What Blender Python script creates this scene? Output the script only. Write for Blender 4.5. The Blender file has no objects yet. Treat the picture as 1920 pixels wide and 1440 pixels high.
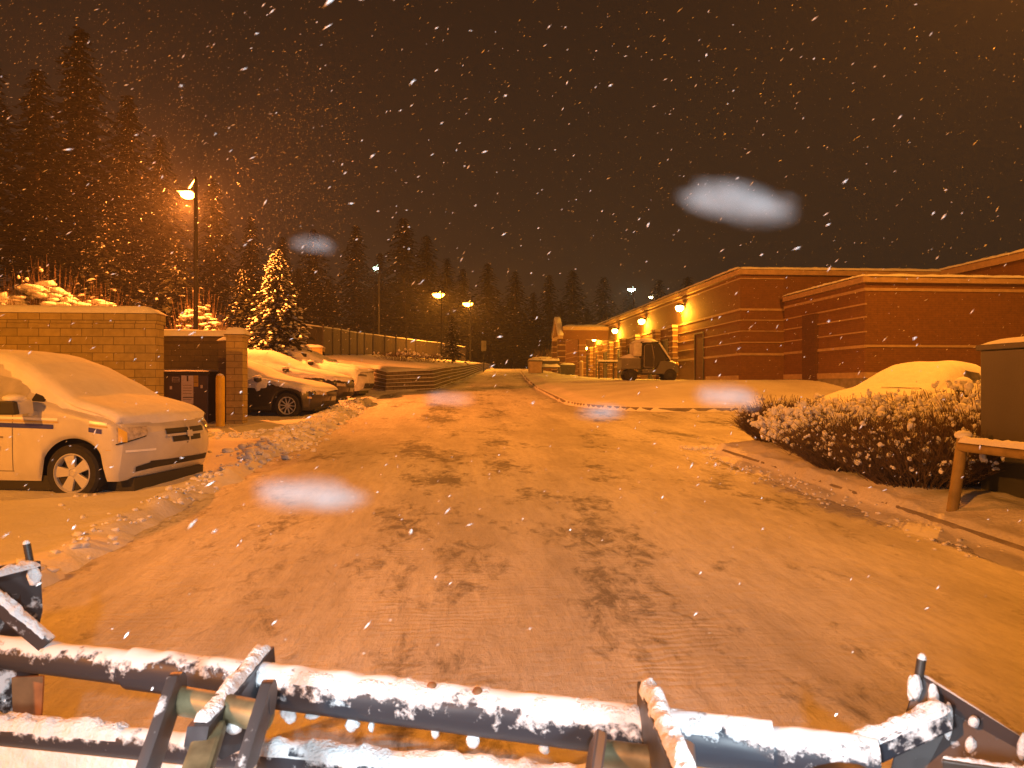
import bpy, bmesh, math, random
import numpy as np
from mathutils import Vector, Matrix, Euler
from mathutils.bvhtree import BVHTree

R = math.radians
sc = bpy.context.scene
col = sc.collection
EYE = 1.5
YAW = R(4.74)
F = 1387.0

# ------------------------------------------------------------------ camera, sky, exposure
cd = bpy.data.cameras.new('camera'); cam = bpy.data.objects.new('camera', cd); col.objects.link(cam)
cam.location = (0, 0, EYE); cam.rotation_euler = (R(90), 0, -YAW)
cd.sensor_width = 36; cd.lens = 36 * F / 1920; cd.clip_start = 0.03; cd.clip_end = 1500
cd.dof.use_dof = True; cd.dof.focus_distance = 14; cd.dof.aperture_fstop = 7.0
sc.camera = cam
w = bpy.data.worlds.new('World'); sc.world = w; w.use_nodes = True
nt = w.node_tree; bgn = nt.nodes['Background']
tc = nt.nodes.new('ShaderNodeTexCoord'); sx = nt.nodes.new('ShaderNodeSeparateXYZ')
rp = nt.nodes.new('ShaderNodeValToRGB')
nt.links.new(tc.outputs['Generated'], sx.inputs[0]); nt.links.new(sx.outputs['Z'], rp.inputs[0])
nt.links.new(rp.outputs[0], bgn.inputs[0])
rp.color_ramp.elements[0].position = 0.0; rp.color_ramp.elements[0].color = (0.036, 0.0215, 0.0112, 1)
rp.color_ramp.elements[1].position = 0.45; rp.color_ramp.elements[1].color = (0.0175, 0.0112, 0.0070, 1)
bgn.inputs[1].default_value = 1.0
sc.view_settings.view_transform = 'Standard'; sc.view_settings.look = 'None'
sc.view_settings.exposure = 0.0; sc.view_settings.gamma = 1.0
sc.cycles.use_denoising = True
sc.cycles.max_bounces = 6; sc.cycles.diffuse_bounces = 3; sc.cycles.volume_bounces = 0
sc.cycles.transparent_max_bounces = 12
sc.cycles.sample_clamp_indirect = 3.0
SODIUM = (1.0, 0.300, 0.022)
REDDISH = (1.0, 0.235, 0.03)
AMBER = (1.0, 0.365, 0.02)

# ------------------------------------------------------------------ basic maths
ca, sa = math.cos(YAW), math.sin(YAW)
def P(px, py, D):
    t = (px - 960) / F
    return Vector((D * (sa + t * ca), D * (ca - t * sa), EYE + (720 - py) / F * D))
def XY(px, D):
    p = P(px, 720, D); return p.x, p.y

def smooth(a, b, x):
    t = np.clip((x - a) / (b - a), 0, 1); return t * t * (3 - 2 * t)
_rs = np.random.RandomState(7)
_T = _rs.rand(256, 256)
def vnoise(x, y):
    x = np.asarray(x, float); y = np.asarray(y, float)
    xi = np.floor(x).astype(int); yi = np.floor(y).astype(int)
    fx = x - xi; fy = y - yi
    fx = fx * fx * (3 - 2 * fx); fy = fy * fy * (3 - 2 * fy)
    g = lambda a, b: _T[a & 255, b & 255]
    return (g(xi, yi) * (1 - fx) + g(xi + 1, yi) * fx) * (1 - fy) + (g(xi, yi + 1) * (1 - fx) + g(xi + 1, yi + 1) * fx) * fy
def fbm(x, y, o=4):
    s = 0; a = .5; t = 0
    for i in range(o):
        s = s + a * vnoise(np.asarray(x) * 2**i + 17.3 * i, np.asarray(y) * 2**i + 9.1 * i); t += a; a *= .5
    return s / t

# ------------------------------------------------------------------ materials
_M = {}
def mat(name, c, rough=.7, metal=0., nscale=None, namt=.25, bump=0., bscale=40., emit=None, estr=0., spec=None, coat=0.):
    if name in _M: return _M[name]
    m = bpy.data.materials.new(name); m.use_nodes = True; n = m.node_tree; b = n.nodes['Principled BSDF']
    b.inputs['Base Color'].default_value = (*c, 1); b.inputs['Roughness'].default_value = rough; b.inputs['Metallic'].default_value = metal
    if spec is not None: b.inputs['Specular IOR Level'].default_value = spec
    b.inputs['Coat Weight'].default_value = coat
    if emit: b.inputs['Emission Color'].default_value = (*emit, 1); b.inputs['Emission Strength'].default_value = estr
    co = n.nodes.new('ShaderNodeTexCoord')
    if nscale:
        no = n.nodes.new('ShaderNodeTexNoise'); no.inputs['Scale'].default_value = nscale; no.inputs['Detail'].default_value = 6
        n.links.new(co.outputs['Object'], no.inputs['Vector'])
        r = n.nodes.new('ShaderNodeValToRGB')
        r.color_ramp.elements[0].position = .3; r.color_ramp.elements[1].position = .7
        r.color_ramp.elements[0].color = (*[v * (1 - namt) for v in c], 1); r.color_ramp.elements[1].color = (*[min(1, v * (1 + namt)) for v in c], 1)
        n.links.new(no.outputs['Fac'], r.inputs[0]); n.links.new(r.outputs[0], b.inputs['Base Color'])
    if bump:
        no = n.nodes.new('ShaderNodeTexNoise'); no.inputs['Scale'].default_value = bscale; no.inputs['Detail'].default_value = 5
        n.links.new(co.outputs['Object'], no.inputs['Vector'])
        bp = n.nodes.new('ShaderNodeBump'); bp.inputs['Strength'].default_value = bump; bp.inputs['Distance'].default_value = .02
        n.links.new(no.outputs['Fac'], bp.inputs['Height']); n.links.new(bp.outputs[0], b.inputs['Normal'])
    _M[name] = m; return m

def brick_mat(name, c1, c2, mortar, bw, bh, msize=.012, band=None, bump=.4, rough=.85):
    if name in _M: return _M[name]
    m = bpy.data.materials.new(name); m.use_nodes = True; n = m.node_tree; b = n.nodes['Principled BSDF']; b.inputs['Roughness'].default_value = rough
    co = n.nodes.new('ShaderNodeTexCoord'); s = n.nodes.new('ShaderNodeSeparateXYZ'); n.links.new(co.outputs['Object'], s.inputs[0])
    ad = n.nodes.new('ShaderNodeMath'); n.links.new(s.outputs[0], ad.inputs[0]); n.links.new(s.outputs[1], ad.inputs[1])
    cb = n.nodes.new('ShaderNodeCombineXYZ'); n.links.new(ad.outputs[0], cb.inputs[0]); n.links.new(s.outputs[2], cb.inputs[1])
    br = n.nodes.new('ShaderNodeTexBrick'); n.links.new(cb.outputs[0], br.inputs['Vector'])
    br.inputs['Color1'].default_value = (*c1, 1); br.inputs['Color2'].default_value = (*c2, 1); br.inputs['Mortar'].default_value = (*mortar, 1)
    br.inputs['Scale'].default_value = 1; br.inputs['Mortar Size'].default_value = msize; br.inputs['Brick Width'].default_value = bw; br.inputs['Row Height'].default_value = bh
    br.inputs['Mortar Smooth'].default_value = .3
    no = n.nodes.new('ShaderNodeTexNoise'); no.inputs['Scale'].default_value = 9; no.inputs['Detail'].default_value = 6; n.links.new(co.outputs['Object'], no.inputs['Vector'])
    mx = n.nodes.new('ShaderNodeMix'); mx.data_type = 'RGBA'; mx.blend_type = 'MULTIPLY'; mx.inputs[0].default_value = .6
    n.links.new(br.outputs['Color'], mx.inputs[6]); n.links.new(no.outputs['Color'], mx.inputs[7])
    hs = n.nodes.new('ShaderNodeHueSaturation'); hs.inputs['Value'].default_value = 1.5; hs.inputs['Saturation'].default_value = .95
    n.links.new(mx.outputs[2], hs.inputs['Color'])
    no2 = n.nodes.new('ShaderNodeRGBToBW'); n.links.new(no.outputs['Color'], no2.inputs[0])
    n.links.new(no2.outputs[0], mx.inputs[7])
    n.links.new(hs.outputs[0], b.inputs['Base Color'])
    a2 = n.nodes.new('ShaderNodeMath'); a2.operation = 'MULTIPLY_ADD'; a2.inputs[1].default_value = -1.0
    n.links.new(br.outputs['Fac'], a2.inputs[0]); n.links.new(no.outputs['Fac'], a2.inputs[2])
    bp = n.nodes.new('ShaderNodeBump'); bp.inputs['Strength'].default_value = bump; bp.inputs['Distance'].default_value = .015
    n.links.new(a2.outputs[0], bp.inputs['Height']); n.links.new(bp.outputs[0], b.inputs['Normal'])
    _M[name] = m; return m

def snow_stuck_mat(name, c, lo, hi, scale=30., rough=.5, zscale=None):
    """painted steel with snow frozen on where the surface faces up, broken up by noise"""
    if name in _M: return _M[name]
    m = bpy.data.materials.new(name); m.use_nodes = True; n = m.node_tree; b = n.nodes['Principled BSDF']
    co = n.nodes.new('ShaderNodeTexCoord')
    no = n.nodes.new('ShaderNodeTexNoise'); no.inputs['Scale'].default_value = scale; no.inputs['Detail'].default_value = 7; no.inputs['Roughness'].default_value = .65
    n.links.new(co.outputs['Object'], no.inputs['Vector'])
    no3 = n.nodes.new('ShaderNodeTexNoise'); no3.inputs['Scale'].default_value = scale * .16; no3.inputs['Detail'].default_value = 3
    n.links.new(co.outputs['Object'], no3.inputs['Vector'])
    ge = n.nodes.new('ShaderNodeNewGeometry'); s = n.nodes.new('ShaderNodeSeparateXYZ'); n.links.new(ge.outputs['Normal'], s.inputs[0])
    a = n.nodes.new('ShaderNodeMath'); a.operation = 'MULTIPLY_ADD'; a.inputs[1].default_value = .33
    n.links.new(s.outputs[2], a.inputs[0]); n.links.new(no.outputs['Fac'], a.inputs[2])
    a3 = n.nodes.new('ShaderNodeMath'); a3.operation = 'MULTIPLY_ADD'; a3.inputs[1].default_value = .9
    n.links.new(no3.outputs['Fac'], a3.inputs[0]); n.links.new(a.outputs[0], a3.inputs[2])
    r = n.nodes.new('ShaderNodeMapRange'); r.inputs[1].default_value = lo; r.inputs[2].default_value = hi
    n.links.new(a3.outputs[0], r.inputs[0])
    mx = n.nodes.new('ShaderNodeMix'); mx.data_type = 'RGBA'; n.links.new(r.outputs[0], mx.inputs[0])
    mx.inputs[6].default_value = (*c, 1); mx.inputs[7].default_value = (.8, .82, .85, 1); n.links.new(mx.outputs[2], b.inputs['Base Color'])
    m2 = n.nodes.new('ShaderNodeMapRange'); m2.inputs[3].default_value = rough; m2.inputs[4].default_value = .9; n.links.new(r.outputs[0], m2.inputs[0]); n.links.new(m2.outputs[0], b.inputs['Roughness'])
    bp = n.nodes.new('ShaderNodeBump'); bp.inputs['Strength'].default_value = .6; bp.inputs['Distance'].default_value = .006
    n.links.new(r.outputs[0], bp.inputs['Height']); n.links.new(bp.outputs[0], b.inputs['Normal'])
    _M[name] = m; return m

def ground_snow_mat():
    m = bpy.data.materials.new('fresh_snow_ground'); m.use_nodes = True; n = m.node_tree; b = n.nodes['Principled BSDF']
    b.inputs['Roughness'].default_value = .8; b.inputs['Specular IOR Level'].default_value = .2
    co = n.nodes.new('ShaderNodeTexCoord')
    n1 = n.nodes.new('ShaderNodeTexNoise'); n1.inputs['Scale'].default_value = .6; n1.inputs['Detail'].default_value = 5; n.links.new(co.outputs['Object'], n1.inputs['Vector'])
    r = n.nodes.new('ShaderNodeValToRGB'); r.color_ramp.elements[0].position = .3; r.color_ramp.elements[0].color = (.62, .62, .63, 1); r.color_ramp.elements[1].position = .65; r.color_ramp.elements[1].color = (.82, .82, .83, 1)
    n.links.new(n1.outputs['Fac'], r.inputs[0]); n.links.new(r.outputs[0], b.inputs['Base Color'])
    n2 = n.nodes.new('ShaderNodeTexNoise'); n2.inputs['Scale'].default_value = 22; n2.inputs['Detail'].default_value = 8; n.links.new(co.outputs['Object'], n2.inputs['Vector'])
    bp = n.nodes.new('ShaderNodeBump'); bp.inputs['Strength'].default_value = .35; bp.inputs['Distance'].default_value = .03
    n.links.new(n2.outputs['Fac'], bp.inputs['Height']); n.links.new(bp.outputs[0], b.inputs['Normal'])
    return m

def road_mat():
    """scraped, packed snow over asphalt: streaks along the driving direction, bare patches, tread ripples"""
    m = bpy.data.materials.new('packed_snow_road'); m.use_nodes = True; n = m.node_tree; b = n.nodes['Principled BSDF']
    b.inputs['Roughness'].default_value = .7; b.inputs['Specular IOR Level'].default_value = .25
    L = n.links.new
    co = n.nodes.new('ShaderNodeTexCoord')
    def noise(scale, sx_, sy_, detail=6, rough=.6, dist=0.):
        mp = n.nodes.new('ShaderNodeMapping'); mp.inputs['Scale'].default_value = (sx_, sy_, 1); L(co.outputs['Object'], mp.inputs[0])
        t = n.nodes.new('ShaderNodeTexNoise'); t.inputs['Scale'].default_value = scale; t.inputs['Detail'].default_value = detail; t.inputs['Roughness'].default_value = rough; t.inputs['Distortion'].default_value = dist
        L(mp.outputs[0], t.inputs['Vector']); return t.outputs['Fac']
    def rng(s, a, b_, c=0., d=1.):
        t = n.nodes.new('ShaderNodeMapRange'); t.inputs[1].default_value = a; t.inputs[2].default_value = b_; t.inputs[3].default_value = c; t.inputs[4].default_value = d; L(s, t.inputs[0]); return t.outputs[0]
    def mth(op, a, b_):
        t = n.nodes.new('ShaderNodeMath'); t.operation = op
        for i, v in enumerate((a, b_)):
            if isinstance(v, (int, float)): t.inputs[i].default_value = v
            else: L(v, t.inputs[i])
        return t.outputs[0]
    def mixc(f, a, b_):
        t = n.nodes.new('ShaderNodeMix'); t.data_type = 'RGBA'; L(f, t.inputs[0])
        for i, v in ((6, a), (7, b_)):
            if isinstance(v, tuple): t.inputs[i].default_value = (*v, 1)
            else: L(v, t.inputs[i])
        return t.outputs[2]
    sep = n.nodes.new('ShaderNodeSeparateXYZ'); L(co.outputs['Object'], sep.inputs[0])
    # wheel-track zones across the road
    tr = n.nodes.new('ShaderNodeTexNoise'); tr.noise_dimensions = '1D'; tr.inputs['Scale'].default_value = .85; tr.inputs['Detail'].default_value = 3
    wob = mth('MULTIPLY', noise(.12, 1, 1, 2), 1.6); L(mth('ADD', sep.outputs[0], wob), tr.inputs['W'])
    track = rng(tr.outputs['Fac'], .42, .62)
    broad = noise(1.0, 1, .5, 6, .65)
    fine = noise(6.5, 1, .5, 9, .75, .5)
    bare = mth('ADD', mth('MULTIPLY', broad, .55), mth('MULTIPLY', fine, .45))
    bare = mth('ADD', bare, mth('MULTIPLY', track, .055))
    patch = rng(bare, .548, .625)
    streak = noise(3.2, 1, .09, 6, .65)
    base = mixc(rng(streak, .3, .7), (.66, .655, .65), (.82, .815, .81))
    base = mixc(mth('MULTIPLY', rng(noise(9, 1, .5, 8, .75), .5, .70), .65), base, (.82, .82, .82))
    base = mixc(mth('MULTIPLY', rng(noise(14, 1, .22, 8, .75), .46, .66), .45), base, (.42, .41, .405))
    base = mixc(mth('MULTIPLY', rng(noise(.6, 1, .35, 7, .68), .43, .60), .55), base, (.34, .33, .325))
    colr = mixc(mth('MULTIPLY', patch, .72), base, (.10, .095, .092))
    L(colr, b.inputs['Base Color'])
    wv = n.nodes.new('ShaderNodeTexWave'); wv.wave_type = 'BANDS'; wv.bands_direction = 'Y'; wv.inputs['Scale'].default_value = 4.2; wv.inputs['Distortion'].default_value = 9; wv.inputs['Detail'].default_value = 2; wv.inputs['Detail Scale'].default_value = .8
    L(co.outputs['Object'], wv.inputs['Vector'])
    rip = mth('MULTIPLY', wv.outputs['Fac'], mth('MULTIPLY', track, rng(noise(.8, 1, .7), .40, .58)))
    hgt = mth('ADD', mth('MULTIPLY', rip, .28), mth('MULTIPLY', fine, .9))
    hgt = mth('ADD', hgt, mth('MULTIPLY', streak, 1.2))
    hgt = mth('ADD', hgt, mth('MULTIPLY', noise(30, 1, .7, 5), .3))
    hgt = mth('ADD', hgt, mth('MULTIPLY', noise(7, .35, 1.6, 5, .7), .7))
    bp = n.nodes.new('ShaderNodeBump'); bp.inputs['Strength'].default_value = .9; bp.inputs['Distance'].default_value = .035
    L(hgt, bp.inputs['Height']); L(bp.outputs[0], b.inputs['Normal'])
    return m

SNOW = mat('snow', (.80, .80, .81), .85, nscale=6, namt=.06, bump=.3, bscale=25, spec=.2)
CRUST = mat('snow_crust', (.80, .81, .83), .85, nscale=40, namt=.08, bump=.6, bscale=120, spec=.2)
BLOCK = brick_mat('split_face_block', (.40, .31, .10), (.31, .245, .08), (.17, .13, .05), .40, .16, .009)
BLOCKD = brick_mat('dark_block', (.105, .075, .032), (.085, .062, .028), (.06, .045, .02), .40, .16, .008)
BRICK = brick_mat('red_brick', (.165, .073, .017), (.140, .062, .015), (.12, .055, .02), .23, .075, .010, bump=.2)
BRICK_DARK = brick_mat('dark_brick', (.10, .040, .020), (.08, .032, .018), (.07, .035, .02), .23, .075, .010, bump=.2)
STONE = mat('pale_stone_band', (.36, .26, .17), .8, nscale=5, namt=.15)
CONC = mat('concrete', (.22, .20, .175), .9, nscale=4, namt=.25, bump=.3)
TIMBER = brick_mat('retaining_block', (.17, .135, .085), (.12, .095, .06), (.05, .04, .03), .45, .17, .02)
DARK = mat('dark_opening', (.02, .017, .014), .6)
DMETAL = mat('dark_metal', (.05, .045, .04), .5, .3, nscale=6)
POLE = mat('dark_pole_paint', (.012, .011, .010), .6)
YELLOW = mat('yellow_paint', (.74, .50, .02), .5, nscale=3, namt=.18, bump=.1)
TYRE = mat('tyre_rubber', (.022, .021, .02), .8, nscale=20)
RIM = mat('alloy_rim', (.52, .52, .52), .42, .0, spec=.7)
GLASSD = mat('dark_glass', (.015, .015, .016), .08)
WHITEP = mat('white_car_paint', (.58, .565, .54), .38, coat=.3, nscale=2.6, namt=.14)
DARKP = mat('dark_car_paint', (.030, .030, .036), .3, coat=.6)
GREYP = mat('grey_car_paint', (.11, .115, .12), .35, coat=.4)
BLACKPL = mat('black_plastic', (.022, .021, .02), .6)
FROST = mat('frosted_window', (.42, .41, .40), .6, nscale=8, namt=.15)
GREENCAB = mat('olive_cabinet_paint', (.060, .060, .044), .5, nscale=2, namt=.15, bump=.08)
PAPER = mat('white_paper_sign', (.72, .68, .6), .6, nscale=30, namt=.12)
YSIGN = mat('yellow_sign', (.6, .42, .06), .6)
INK = mat('sign_ink', (.05, .04, .035), .7)
BARK = mat('bark', (.07, .05, .035), .9, nscale=8)
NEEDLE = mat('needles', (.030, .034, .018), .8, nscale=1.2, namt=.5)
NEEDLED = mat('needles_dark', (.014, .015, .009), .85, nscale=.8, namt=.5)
TWIG = mat('twigs', (.13, .085, .05), .9, nscale=5, namt=.3)

# ------------------------------------------------------------------ object helpers
def link(o, parent=None):
    col.objects.link(o)
    if parent is not None: o.parent = parent
    return o
def tag(o, label=None, cat=None, group=None, kind=None):
    if label: o['label'] = label
    if cat: o['category'] = cat
    if group: o['group'] = group
    if kind: o['kind'] = kind
    return o
def thing(name, label, cat, loc=(0, 0, 0), rz=0., group=None):
    o = bpy.data.objects.new(name, None); o.empty_display_size = .2; o.location = loc; o.rotation_euler = (0, 0, rz); link(o)
    return tag(o, label, cat, group)
def copy_tree(o, parent=None):
    c = o.copy(); col.objects.link(c); c.parent = parent
    for ch in list(o.children): copy_tree(ch, c)
    return c
def np_mesh(name, V, Fc, m, parent=None, shade=True, origin=None):
    me = bpy.data.meshes.new(name)
    V = np.asarray(V, np.float32)
    if origin is not None: V = V - np.asarray(origin, np.float32)
    Fc = np.asarray(Fc, np.int32); k = Fc.shape[1]
    me.vertices.add(len(V)); me.vertices.foreach_set('co', V.ravel())
    me.loops.add(Fc.size); me.loops.foreach_set('vertex_index', Fc.ravel())
    me.polygons.add(len(Fc)); me.polygons.foreach_set('loop_start', np.arange(0, Fc.size, k, dtype=np.int32))
    try: me.polygons.foreach_set('loop_total', np.full(len(Fc), k, np.int32))
    except Exception: pass
    me.update(calc_edges=True); me.validate()
    if shade: me.polygons.foreach_set('use_smooth', np.ones(len(me.polygons), bool))
    me.materials.append(m)
    o = bpy.data.objects.new(name, me); link(o, parent); return o

class MB:
    def __init__(s): s.b = bmesh.new()
    def poly(s, pts):
        vs = [s.b.verts.new(p) for p in pts]
        try: s.b.faces.new(vs)
        except ValueError: pass
    def box(s, a, b, bev=0.):
        x0, y0, z0 = a; x1, y1, z1 = b
        return s.hexa([(x0, y0, z0), (x1, y0, z0), (x1, y1, z0), (x0, y1, z0), (x0, y0, z1), (x1, y0, z1), (x1, y1, z1), (x0, y1, z1)], bev)
    def hexa(s, c, bev=0.):
        v = [s.b.verts.new(p) for p in c]
        fs = [s.b.faces.new([v[i] for i in f]) for f in ((0, 3, 2, 1), (4, 5, 6, 7), (0, 1, 5, 4), (1, 2, 6, 5), (2, 3, 7, 6), (3, 0, 4, 7))]
        if bev:
            es = list({e for f in fs for e in f.edges})
            bmesh.ops.bevel(s.b, geom=es, offset=bev, segments=2, affect='EDGES', profile=.6)
    def beam(s, p0, p1, wd, ht, up=(0, 0, 1), bev=0.):
        p0 = Vector(p0); p1 = Vector(p1); d = (p1 - p0).normalized(); u = Vector(up)
        sd = d.cross(u).normalized() * (wd / 2); up2 = sd.cross(d).normalized() * (ht / 2)
        c = [p0 - sd - up2, p0 + sd - up2, p1 + sd - up2, p1 - sd - up2, p0 - sd + up2, p0 + sd + up2, p1 + sd + up2, p1 - sd + up2]
        s.hexa(c, bev)
    def tube(s, pts, r, n=12, cap=True):
        pts = [Vector(p) for p in pts]; rings = []
        if not isinstance(r, (list, tuple)): r = [r] * len(pts)
        for i, p in enumerate(pts):
            d = (pts[min(i + 1, len(pts) - 1)] - pts[max(i - 1, 0)]).normalized()
            a = d.cross(Vector((0, 0, 1)) if abs(d.z) < .95 else Vector((1, 0, 0))).normalized(); b = d.cross(a)
            rings.append([s.b.verts.new(p + (a * math.cos(2 * math.pi * k / n) + b * math.sin(2 * math.pi * k / n)) * r[i]) for k in range(n)])
        for A, B in zip(rings, rings[1:]):
            for k in range(n): s.b.faces.new((A[k], A[(k + 1) % n], B[(k + 1) % n], B[k]))
        if cap:
            s.b.faces.new(rings[0][::-1]); s.b.faces.new(rings[-1])
    def prism(s, outline, off):
        off = Vector(off); A = [s.b.verts.new(p) for p in outline]; B = [s.b.verts.new(Vector(p) + off) for p in outline]
        s.b.faces.new(A[::-1]); s.b.faces.new(B); n = len(A)
        for i in range(n): s.b.faces.new((A[i], A[(i + 1) % n], B[(i + 1) % n], B[i]))
    def lathe(s, prof, n=24, axis='z', c=(0, 0, 0), cap=True):
        rings = []
        for r_, h in prof:
            ring = []
            for k in range(n):
                t = 2 * math.pi * k / n; a, b = r_ * math.cos(t), r_ * math.sin(t)
                p = (a, b, h) if axis == 'z' else (a, h, b)
                ring.append(s.b.verts.new(Vector(p) + Vector(c)))
            rings.append(ring)
        for A, B in zip(rings, rings[1:]):
            for k in range(n): s.b.faces.new((A[k], A[(k + 1) % n], B[(k + 1) % n], B[k]))
        for ring in (rings[0][::-1], rings[-1]) if cap else ():
            try: s.b.faces.new(ring)
            except ValueError: pass
    def grid(s, G):
        V = [[s.b.verts.new(p) for p in row] for row in G]
        for i in range(len(V) - 1):
            for j in range(len(V[0]) - 1): s.b.faces.new((V[i][j], V[i][j + 1], V[i + 1][j + 1], V[i + 1][j]))
    def blob(s, c, rx, ry, rz, seed, amp=.25, sub=2):
        r = bmesh.ops.create_icosphere(s.b, subdivisions=sub, radius=1)
        rr = random.Random(seed); ox, oy = rr.random() * 50, rr.random() * 50
        for v in r['verts']:
            k = 1 + amp * 2 * (float(fbm(v.co.x * 1.3 + ox + v.co.z, v.co.y * 1.3 + oy - v.co.z, 3)) - .5)
            v.co = Vector((c[0] + v.co.x * rx * k, c[1] + v.co.y * ry * k, c[2] + v.co.z * rz * k))
    def build(s, name, m, parent=None, origin=None, smooth=None):
        bmesh.ops.recalc_face_normals(s.b, faces=s.b.faces[:])
        if origin is not None: bmesh.ops.translate(s.b, verts=s.b.verts[:], vec=-Vector(origin))
        me = bpy.data.meshes.new(name); s.b.to_mesh(me); s.b.free(); me.materials.append(m)
        if smooth is not None:
            me.polygons.foreach_set('use_smooth', np.ones(len(me.polygons), bool))
            try: me.set_sharp_from_angle(angle=R(smooth))
            except Exception: pass
        o = bpy.data.objects.new(name, me); return link(o, parent)

def _ico(sub):
    b = bmesh.new(); bmesh.ops.create_icosphere(b, subdivisions=sub, radius=1); b.verts.ensure_lookup_table()
    V = np.array([v.co[:] for v in b.verts]); Fc = np.array([[v.index for v in f.verts] for f in b.faces]); b.free(); return V, Fc
_I1 = _ico(2); _VAR = []
for _k in range(16):
    _v = _I1[0]; _n = fbm(_v[:, 0] * 1.4 + _k * 5.3 + _v[:, 2], _v[:, 1] * 1.4 + _k * 2.1 - _v[:, 2] * .7, 4)
    _VAR.append(_v * (1 + 1.5 * (_n[:, None] - .5)))
def blob_field(name, items, m, parent=None):
    """items: (x, y, z, rx, ry, rz); irregular lumps as one mesh"""
    r_ = np.random.RandomState(len(items)); VV = []; FF = []; n0 = len(_I1[0])
    for i, (x, y, z, a, b, c) in enumerate(items):
        th = r_.uniform(0, 6.28); v = _VAR[r_.randint(16)] * [a, b, c]; cs, sn_ = math.cos(th), math.sin(th)
        VV.append(np.stack([v[:, 0] * cs - v[:, 1] * sn_ + x, v[:, 0] * sn_ + v[:, 1] * cs + y, v[:, 2] + z], 1)); FF.append(_I1[1] + i * n0)
    return np_mesh(name, np.concatenate(VV), np.concatenate(FF), m, parent)

def snow_strip(mb, p0, p1, wd, th, seed=0, n=None, edge=.35, lump=.35, nx=7):
    """a lumpy cap of snow lying along p0-p1"""
    p0 = Vector(p0); p1 = Vector(p1); L_ = (p1 - p0).length; n = n or max(6, int(L_ / (wd * .22)))
    n = min(n, 160); d = (p1 - p0).normalized(); sd = d.cross(Vector((0, 0, 1))).normalized(); up = sd.cross(d).normalized()
    G = []
    for i in range(n + 1):
        t = i / n; row = []
        e = min(1, min(t, 1 - t) * L_ / (wd * .4) + .02)
        for j in range(nx + 1):
            u = j / nx * 2 - 1
            f = float(fbm(t * L_ / wd * 2.4 + seed * 3.1, u * 1.4 + seed, 3))
            dome = max(0, 1 - abs(u) ** 2.6)
            h = th * (dome * (1 - lump + lump * 2 * f)) * math.sqrt(e) - (0.004 if dome < .05 else 0)
            ww = wd / 2 * (1 + edge * (f - .5)) * (0.75 + .25 * e)
            row.append(p0.lerp(p1, t) + sd * (u * ww) + up * h)
        G.append(row)
    mb.grid(G)

def snow_slab(mb, x0, y0, x1, y1, z, th, seed, ov=.04, n=26, m=8):
    G = []
    for i in range(n + 1):
        row = []
        for j in range(m + 1):
            u = i / n; v = j / m
            e = min(u, 1 - u) * n / 2.2; f = min(v, 1 - v) * m / 2.2
            k = min(1, e) ** .5 * min(1, f) ** .5
            row.append((x0 - ov + (x1 - x0 + 2 * ov) * u, y0 - ov + (y1 - y0 + 2 * ov) * v, z + th * k * (.8 + .4 * float(fbm(u * 6 + seed, v * 2 + seed, 2)))))
        G.append(row)
    mb.grid(G)

# ------------------------------------------------------------------ terrain
_py = np.array([-60, -8, 0, 5, 9, 14, 19.5, 26, 32, 45, 60, 70, 80, 95, 120, 400.])
_pz = np.array([0, 0, 0, .08, .22, .36, .53, .90, 1.20, 1.75, 2.45, 2.90, 3.15, 3.2, 3.0, 2.0])
_yy = np.linspace(-60, 400, 4601); _zz = np.interp(_yy, _py, _pz)
_k = np.exp(-np.linspace(-2.5, 2.5, 61) ** 2); _k /= _k.sum(); _zz = np.convolve(np.pad(_zz, 30, mode='edge'), _k, 'valid')
def base(y): return np.interp(y, _yy, _zz)
def xw(y): return np.interp(y, [31.3, 32.7, 37, 46, 72, 100, 150], [-2.7, -.75, -.27, .86, 3.3, 6, 9])
def zw(y): return np.interp(y, [31.3, 32.7, 37, 46, 72, 100, 200], [1.99, 2.11, 2.3, 2.63, 3.55, 4.0, 4.0])
def xl(y): return np.where(y < 24, -2.85, np.interp(y, [24, 29, 31.5, 33.5, 37, 46, 72, 100, 150], [-2.85, -2.75, -2.0, -.6, -.15, 1.0, 3.4, 6.1, 9.1]))
def xi(y): return np.interp(y, [21, 33, 45, 60, 72, 90, 150], [3.9, 3.95, 4.7, 5.8, 8.0, 10., 13.])
def sd_corner(qx, qy, r):
    return np.hypot(np.maximum(qx, 0), np.maximum(qy, 0)) + np.minimum(np.maximum(qx, qy), 0) - r
PLX, PLY = 4.62, 12.6
def sd_planter(x, y): return sd_corner(PLX + .5 - x, y - (PLY - .5), .5)
def sd_island(x, y): return sd_corner(xi(y) + 3.2 - x, (21.9 + 3.2) - y, 3.2)
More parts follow.
